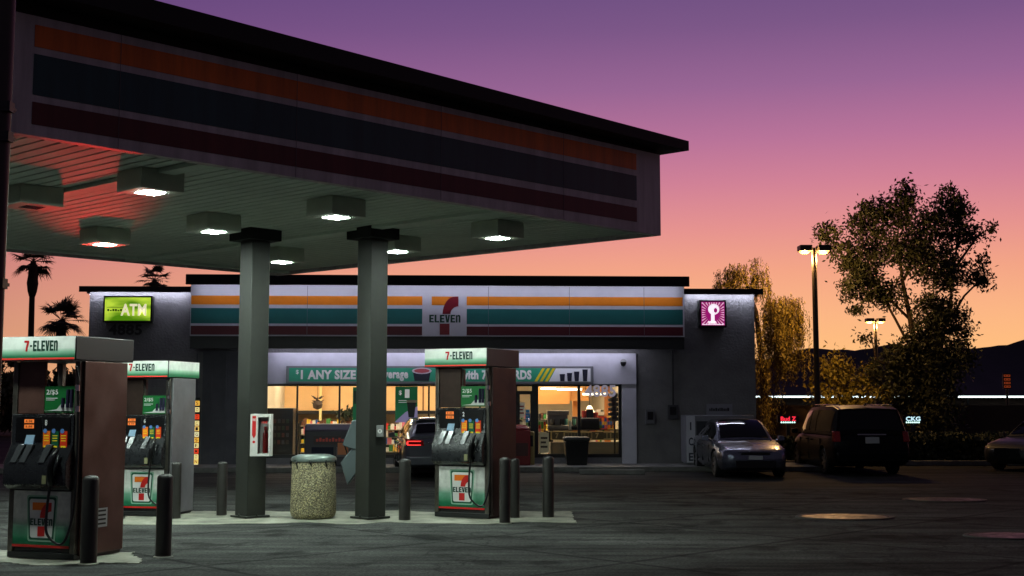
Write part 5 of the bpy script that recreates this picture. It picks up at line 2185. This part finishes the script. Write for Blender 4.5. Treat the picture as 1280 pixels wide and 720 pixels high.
# car cut by the right frame edge
spec2 = dict(sedan); spec2['paint'] = P_white
pc = D(1290, 33.6)
t, Lh, Wd = car('parked_coupe', 'dark glossy car entering at the right frame edge, nose to the left', 'car', (pc.x + 1.0, pc.y + 1.1, 0), R(-52), spec2)
for sd in (-1, 1):
    b = MB()
    b.hexa([(sd * .42, -Lh + .03, .56), (sd * .80, -Lh + .28, .58), (sd * .80, -Lh + .5, .58), (sd * .42, -Lh + .3, .56),
            (sd * .46, -Lh + .10, .67), (sd * .83, -Lh + .42, .72), (sd * .80, -Lh + .6, .72), (sd * .42, -Lh + .4, .67)])
    b.build('headlight', M_lampc, t, bevel=.02)
facepart(t, 'grille', [(-.4, .36), (.4, .36), (.36, .62), (-.36, .62)], -Lh - .012, M_black)
b = MB(); b.box(-Wd - .012, -Wd + .01, -Lh + .9, Lh - .9, .60, .615); b.box(Wd - .01, Wd + .012, -Lh + .9, Lh - .9, .60, .615); b.build('trim_strip', M_chrome, t)

# braking car behind the near pumps: the red glow on the canopy comes from its lamps
pc = D(124, 35.5)
t, Lh, Wd = car('parked_hatchback', 'dark hatchback with brake lights on, hidden behind the nearest dispenser', 'car', (pc.x, pc.y + 1.0, 0), R(180 - 18), cross)
for sd in (-1, 1):
    b = MB()
    b.prism([(sd * .5, .80), (sd * .84, .80), (sd * .86, .97), (sd * .5, .93)], Lh - .1, Lh + .012)
    b.build('taillight', emis('brake_glow', (255, 24, 16), 6), t)
ld = bpy.data.lights.new('brake_lamp', 'SPOT')
ld.energy = 2300
ld.color = (1, .035, .03)
ld.spot_size = R(7.6)
ld.spot_blend = 1.0
ld.shadow_soft_size = .035
lo = bpy.data.objects.new('brake_lamp', ld)
COL.objects.link(lo)
src = Vector((D(118, 34.0, 1.0).x, 33.6, .95))
tgt = G(104, 246, HS)
lo.location = src
lo.rotation_euler = (tgt - src).to_track_quat('-Z', 'Y').to_euler()
lo['category'] = 'lamp'; lo['label'] = 'red brake lamp beam of the hidden hatchback'

# ================================================================== STREET LAMPS
M_lampbody = pm('lamp_bronze', (46, 38, 32), .5)
M_sod = emis('sodium_lens', (255, 176, 78), 5.0)


def street_lamp(px, Y, pytop, label, energy, heads=2, hw=.42):
    p = D(px, Y)
    ztop = Zat(Y, pytop)
    t = thing('street_lamp', label, 'street lamp', (p.x, p.y, 0), 0, 'tall lot lamps')
    b = MB(); b.cyl((0, 0, .5), (0, 0, ztop - .1), .10, .085, 12); b.build('pole', M_lampbody, t, smooth=True)
    b = MB(); b.lathe([(.28, 0), (.27, .5), (.24, .54)], 20); b.build('pole_base', M_kerb, t, smooth=True)
    b = MB(); b.box(-.22, .22, -.04, .04, ztop - .14, ztop - .07); b.build('arm', M_lampbody, t)
    for sd in ((-1, 1) if heads == 2 else (-1,)):
        b = MB()
        b.box(sd * .30 - .2, sd * .30 + .2, -.24, .24, ztop - .19, ztop)
        hd = b.build('lamp_head', M_lampbody, t, bevel=.02)
        b = MB()
        b.hexa([(sd * .30 - .10, -.10, ztop - .26), (sd * .30 + .10, -.10, ztop - .26), (sd * .30 + .10, .10, ztop - .26), (sd * .30 - .10, .10, ztop - .26),
                (sd * .30 - .16, -.16, ztop - .193), (sd * .30 + .16, -.16, ztop - .193), (sd * .30 + .16, .16, ztop - .193), (sd * .30 - .16, .16, ztop - .193)])
        b.build('lens', M_sod, hd)
        l_ = bpy.data.lights.new('sodium_bulb', 'POINT')
        l_.energy = energy
        l_.color = (1.0, .56, .18)
        l_.shadow_soft_size = .1
        lo_ = bpy.data.objects.new('sodium_bulb', l_)
        lo_.location = (sd * .30, 0, ztop - .42)
        lo_.parent = t
        COL.objects.link(lo_)
    return t


street_lamp(1023.5, 40.0, 307, 'nearer double headed street lamp left of the big tree', 400)
street_lamp(1098, 66.0, 398, 'farther street lamp glowing behind the big tree', 420)
street_lamp(15, 95.0, 499, 'tiny distant orange street lamp beyond the near dispenser', 40, heads=1)

# ================================================================== TREES
M_bark = pm('bark', (62, 48, 38), .9, var=.3, vscale=6, bump=.6, bscale=20)
M_leafd = pm('leaf_olive', (52, 54, 28), .6, var=.4, vscale=1.2)
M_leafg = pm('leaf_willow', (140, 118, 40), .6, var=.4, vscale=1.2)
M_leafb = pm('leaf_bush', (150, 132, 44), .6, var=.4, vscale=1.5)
M_palm = pm('palm_frond', (44, 48, 30), .7, var=.3)


def leaf(b, c, sz_, droop=0.0, asp=.42):
    d = Vector((random.gauss(0, 1), random.gauss(0, 1), random.gauss(0, 1) - droop))
    if d.length < .01:
        d = Vector((0, 0, 1))
    d.normalize()
    e_ = d.cross(Vector((random.gauss(0, 1), random.gauss(0, 1), random.gauss(0, 1))))
    if e_.length < .01:
        return
    e_.normalize()
    d *= sz_
    e_ *= sz_ * asp
    b.quad(c - d, c + e_, c + d, c - e_)


def broad_tree(name, label, Y, clumps, trunk, limbs, mat_, dens, lsz, droop=.4, spread=1.0, group=None):
    base = D(trunk[0][0], Y)
    t = thing(name, label, 'tree', (base.x, Y, 0), 0, group)
    def W_(px, py, dy=0):
        p_ = D(px, Y, Zat(Y, py))
        return Vector((p_.x - base.x, dy, p_.z))
    b = MB()
    path = [W_(x, y) for x, y, _ in trunk]
    path[0].z = -.1
    b.tube(path, [r for _, _, r in trunk], 10)
    tr = b.build('trunk', M_bark, t, smooth='all')
    b = MB()
    for lm in limbs:
        dy1 = random.uniform(-.8, .8)
        n_ = len(lm)
        pth = [W_(x, y, dy1 * i / n_) for i, (x, y) in enumerate(lm)]
        b.tube(pth, [.055 * (1 - .85 * i / n_) for i in range(n_)], 6)
    # twigs reach out into each clump
    cb_ = MB()
    for (px, py, r_) in clumps:
        rr = r_ / F * Y * 1.12
        dpt = max(.5, rr * .9)
        c = W_(px, py, random.uniform(-.6, .6))
        nsub = max(6, int(dens * rr * rr * 12))
        for k in range(nsub):
            while True:
                o = Vector((random.uniform(-1, 1), random.uniform(-1, 1), random.uniform(-1, 1)))
                if o.length < 1:
                    break
            o = Vector((o.x * rr * spread, o.y * dpt, o.z * rr))
            sc_ = c + o
            rs = random.uniform(.08, .20)
            if random.random() < .35:
                b.tube([c + o * .1, c + o * .6 + Vector((0, 0, .05)), sc_], [.016, .011, .004], 4)
            for j in range(random.randint(10, 22)):
                leaf(cb_, sc_ + Vector((random.gauss(0, rs), random.gauss(0, rs), random.gauss(0, rs * .9) - abs(random.gauss(0, .05)))), lsz * random.uniform(.6, 1.2), droop)
    b.build('limbs', M_bark, t, smooth='all')
    cb_.build('crown', mat_, t, recalc=False)
    return t


random.seed(11)
broad_tree('broadleaf_tree', 'tall open crowned dark tree right of the street lamps', 43.0,
           [(1037, 292, 13), (1046, 305, 10), (1060, 320, 16), (1084, 280, 20), (1078, 262, 10), (1104, 262, 14), (1130, 250, 17), (1134, 236, 8), (1120, 270, 18), (1156, 283, 22), (1192, 256, 20), (1182, 244, 8), (1204, 268, 13),
            (1224, 290, 14), (1232, 288, 6), (1190, 296, 18), (1130, 312, 28), (1160, 330, 26), (1100, 305, 20), (1078, 335, 20), (1062, 362, 12), (1064, 345, 12), (1090, 362, 18),
            (1118, 368, 18), (1075, 385, 8), (1200, 332, 18), (1228, 343, 14), (1237, 352, 7), (1222, 325, 8), (1176, 356, 14), (1160, 385, 22), (1188, 392, 20), (1208, 412, 10), (1175, 415, 24),
            (1145, 425, 22), (1120, 450, 20), (1150, 455, 28), (1185, 448, 22), (1205, 432, 10), (1085, 425, 7), (1098, 462, 12), (1130, 485, 24), (1165, 482, 28), (1120, 510, 22),
            (1168, 512, 24), (1150, 525, 20)],
           [(1163, 583, .20), (1160, 545, .17), (1152, 500, .14), (1146, 450, .12), (1138, 400, .09), (1128, 350, .06), (1122, 300, .035), (1124, 262, .015)],
           [[(1152, 500), (1172, 450), (1182, 400), (1192, 350), (1196, 290), (1192, 250)], [(1146, 450), (1120, 400), (1092, 350), (1078, 300), (1082, 270)],
            [(1138, 400), (1100, 360), (1066, 330), (1042, 296)], [(1175, 420), (1205, 370), (1230, 345)], [(1190, 340), (1215, 305), (1226, 290)],
            [(1130, 350), (1146, 310), (1158, 280)], [(1150, 480), (1118, 460), (1092, 450), (1086, 425)]],
           M_leafd, 13, .088)
random.seed(12)


def willow(name, label, Y, strands, trunk, mat_):
    base = D(trunk[0][0], Y)
    t = thing(name, label, 'tree', (base.x, Y, 0))
    def W_(px, py, dy=0):
        p_ = D(px, Y, Zat(Y, py))
        return Vector((p_.x - base.x, dy, p_.z))
    b = MB()
    path = [W_(x, y) for x, y, _ in trunk]
    path[0].z = -.1
    b.tube(path, [r for _, _, r in trunk], 10)
    b.build('trunk', M_bark, t, smooth='all')
    c_ = MB(); lb = MB()
    for (px, py, w_, h_) in strands:
        n_ = int(w_ * 2.2)
        for k in range(n_):
            dy = random.uniform(-1.4, 1.4)
            if k % 7 == 0:
                gx, gy = random.gauss(0, w_ * .40), random.uniform(-2, 16)
            x = px + gx + random.gauss(0, w_ * .06)
            dome = py + ((x - px) / w_) ** 2 * 26
            s0 = W_(x, dome + gy + random.uniform(-2, 4), dy)
            ln = h_ / F * Y * random.uniform(.35, 1)
            lb.tube([s0, s0 + Vector((random.gauss(0, .06), 0, -ln * .5)), s0 + Vector((random.gauss(0, .1), 0, -ln))], .006, 3)
            m_ = int(ln * 34)
            for j in range(m_):
                q_ = s0 + Vector((random.gauss(0, .05), random.gauss(0, .05), -ln * j / m_))
                leaf(c_, q_, .07 * random.uniform(.6, 1.2), 1.6, .28)
    lb.build('limbs', M_bark, t)
    c_.build('crown', mat_, t, recalc=False)
    return t


willow('weeping_tree', 'drooping golden lit tree just behind the right store corner', 43.5,
       [(924, 328, 30, 46), (905, 338, 14, 30), (944, 324, 14, 40), (975, 362, 30, 70), (962, 374, 22, 80), (990, 374, 20, 80), (974, 405, 28, 70), (998, 385, 10, 60),
        (956, 440, 14, 80), (956, 490, 10, 60), (992, 430, 12, 40)],
       [(958, 585, .17), (957, 520, .14), (952, 450, .11), (945, 390, .08), (930, 345, .04)], M_leafg)
random.seed(13)
broad_tree('small_tree', 'small bushy golden lit tree below the nearer street lamp', 44.0,
           [(1042, 452, 12), (1052, 462, 16), (1035, 475, 14), (1062, 478, 14), (1025, 495, 12), (1048, 495, 16), (1090, 468, 12), (1083, 482, 14), (1070, 500, 14), (1098, 494, 14), (1030, 512, 14), (1056, 515, 18)],
           [(1052, 583, .08), (1050, 540, .07), (1048, 500, .05), (1046, 465, .025)],
           [[(1050, 530), (1072, 500), (1088, 470)], [(1050, 520), (1036, 495), (1030, 478)]], M_leafb, 8, .095)


def palm(px, Y, pyc, r_px, label, pytr=None, n=34, seed=1, thatch=True):
    random.seed(seed)
    base = D(px, Y)
    zc_ = Zat(Y, pyc)
    rr = r_px / F * Y
    t = thing('palm_tree', label, 'palm', (base.x, Y, 0), 0, 'far fan palms')
    b = MB()
    b.tube([(0, 0, -.2), (.05, 0, zc_ * .4), (.0, 0, zc_ * .75), (0, 0, zc_)], [.26, .22, .2, .2], 10)
    if thatch:
        b.lathe([(.22, -2.6), (.34, -2.2), (.42, -1.6), (.34, -1.0), (.3, -.2)], 10, (0, 0, zc_))
    b.build('trunk', M_bark, t, smooth='all')
    c_ = MB()
    for k in range(n):
        az = 2 * math.pi * k / n * 2.4 + random.uniform(-.3, .3)
        el = math.asin(random.uniform(-.75, .98))
        d = Vector((math.cos(az) * math.cos(el), math.sin(az) * math.cos(el), math.sin(el)))
        pl = rr * random.uniform(.40, .55)
        tip = Vector((0, 0, zc_)) + d * pl
        c_.tube([(0, 0, zc_), tip], .02, 4)
        side = d.cross(Vector((0, 0, 1)))
        if side.length < .05:
            side = Vector((1, 0, 0))
        side.normalize()
        up = side.cross(d)
        nb = 15
        for j in range(nb):
            a_ = R(-95 + 190 * j / (nb - 1))
            bd = (d * math.cos(a_) + side * math.sin(a_)).normalized()
            ln = rr * random.uniform(.42, .6) * (1 - .18 * abs(a_))
            m1 = tip + bd * ln * .6 + up * .02
            e1 = tip + bd * ln + Vector((0, 0, -ln * random.uniform(.02, .3)))
            wv = side * math.cos(a_) - d * math.sin(a_)
            wv = wv.normalized() * .05
            c_.add([tip - wv * .3, tip + wv * .3, m1 + wv, m1 - wv], [(0, 1, 2, 3)])
            c_.add([m1 - wv, m1 + wv, e1], [(0, 1, 2)])
    c_.build('crown', M_palm, t, recalc=False)
    return t


palm(34, 90, 327, 31, 'tall thin palm at the far left below the canopy edge', seed=2)
palm(72, 80, 400, 36, 'shorter palm right behind the nearest dispenser sign', seed=3)
palm(188, 100, 350, 27, 'palm crown peeking over the left store wing', seed=4, n=22)

# hedge on the far side of the lot and dark greenery at the left
def hedge(name, label, x0, x1, y0, y1, h, n, mat_, seed, kind=None):
    random.seed(seed)
    b = MB()
    for k in range(n):
        x = random.uniform(x0, x1)
        y = random.uniform(y0, y1)
        hh = h * (.8 + .35 * mnoise.noise(Vector((x * .5, y, 0))))
        z = hh * (1 - random.random() ** 1.6)
        leaf(b, Vector((x, y, z)), .085 * random.uniform(.6, 1.3), .1, .5)
    o = b.build(name, mat_, recalc=False)
    tag(o, label, 'hedge', kind=kind)
    return o


x0, x1 = D(957, 37).x, D(1420, 37).x
hedge('hedge', 'dark clipped hedge along the far kerb behind the minivan', x0, x1, 36.8, 38.4, .98, 24000, pm('leaf_hedge', (46, 54, 28), .7, var=.3), 5, 'stuff')
random.seed(21)
for (px, Y, r_, ztp, lab) in ((-20, 70, 40, 455, 'dark rounded tree mass at the far left edge'), (20, 72, 34, 470, 'dark low tree beyond the nearest dispenser'),
                              (92, 75, 26, 462, 'dark tree seen through the gap of the nearest dispenser')):
    cl = []
    for k in range(14):
        cl.append((px + random.gauss(0, r_ * .5), ztp + r_ * .5 + random.uniform(-.3, 1.0) * r_, r_ * .5))
    broad_tree('distant_tree', lab, Y, cl, [(px, 530, .25), (px, 500, .2), (px + 2, ztp + 20, .08)], [], M_leafd, 1.6, .28, group='dark trees at the left')

# ================================================================== BEYOND THE LOT
# long low building with a bright lit eave
YB = 150.0
xa, xb = D(860, YB).x, D(1560, YB).x
t = thing('low_building', 'long low dark building with a thin bright white light line along its eave', 'building', ((xa + xb) / 2, YB, 0))
h = (xb - xa) / 2
zt_ = Zat(YB, 497.2)
w = MB(); w.box(-h, h, .5, 14, 0, zt_ - .02); w.build('wall', pm('far_wall_brown', (60, 44, 36), .8, var=.2, vscale=.3), t)
w = MB(); w.box(-h - .5, h + .5, -.4, 15, zt_, zt_ + .25)
w.build('roof', M_blkpaint, t)
w = MB(); w.box(-h, h, -.55, -.41, zt_ + .02, zt_ + .22); w.build('light_line', emis('white_tube', (226, 246, 244), 3.0), t)
for k in range(-4, 5):
    w = MB(); w.box(k * 7.6 - .1, k * 7.6 + .1, -.3, -.1, 0, zt_); w.build('post', M_dkmetal, t)


def neon(px, py, Y, w_, h_, strn, col, label, extra=None):
    p_ = D(px, Y, Zat(Y, py))
    t = thing('shop_sign', label, 'sign', p_, 0)
    b = MB()
    W2 = w_ / F * Y  # sign width
    H2 = h_ / F * Y
    b.box(-W2 / 2 - .1, W2 / 2 + .1, .02, .12, -H2 * .8, H2 * .8)
    b.build('backing', M_black, t)
    b = MB(); b.text(strn, 0, 0, H2, W2, 0, 0, .03)
    b.build('lettering', emis('neon_%d' % px, col, 1.2), t)
    if extra:
        b = MB()
        for k in range(7):
            b.box(-W2 / 2 + k * W2 / 7, -W2 / 2 + (k + .6) * W2 / 7, 0, .01, -H2 * .95, -H2 * .65)
        b.build('underline', emis('neon_under', (210, 255, 245), 2.0), t)
    b = MB(); b.box(-.06, .06, .04, .1, -p_.z, -H2 * .8); b.build('post', M_dkmetal, t)


neon(985.5, 523.5, 39.2, 19, 5.5, 'Bud Z', (255, 50, 70), 'small red neon script sign with a white line under it behind the silver car', True)
neon(1141.5, 523.5, 39.2, 18, 5.5, 'CKG', (200, 240, 250), 'small cold white lit sign right of the minivan roof', True)
# tall dim orange sign
p_ = D(1261, 110, 0)
t = thing('pylon_sign', 'tall narrow dim orange sign above the white light line at the right edge', 'sign', p_)
zA, zB = Zat(110, 486), Zat(110, 467)
w = MB(); w.box(-.35, .35, 0, .25, zA, zB); w.build('case', pm('pylon_case', (50, 30, 26), .6), t)
w = MB()
for k in range(4):
    z = zA + .1 + k * (zB - zA) / 4.2
    w.box(-.28, .28, -.02, -.002, z, z + .05); w.box(-.28, .28, -.02, -.002, z + .14, z + .19)
    w.box(-.28, -.22, -.02, -.002, z + .05, z + .14); w.box(.22, .28, -.02, -.002, z + .05, z + .14); w.box(-.1, .1, -.02, -.002, z + .07, z + .12)
w.build('lettering', emis('pylon_orange', (170, 70, 34), .45), t)
w = MB(); w.cyl((0, .12, 0), (0, .12, zA), .12, .1); w.build('post', M_dkmetal, t)
# low wall / fence behind the hedge
w = MB(); w.box(D(957, 45).x, D(1600, 45).x, 45, 45.2, 0, 1.75)
tag(w.build('boundary_wall', pm('wall_brown_dark', (66, 50, 42), .85, var=.3, vscale=1)), 'low brown boundary wall behind the hedge', 'wall')
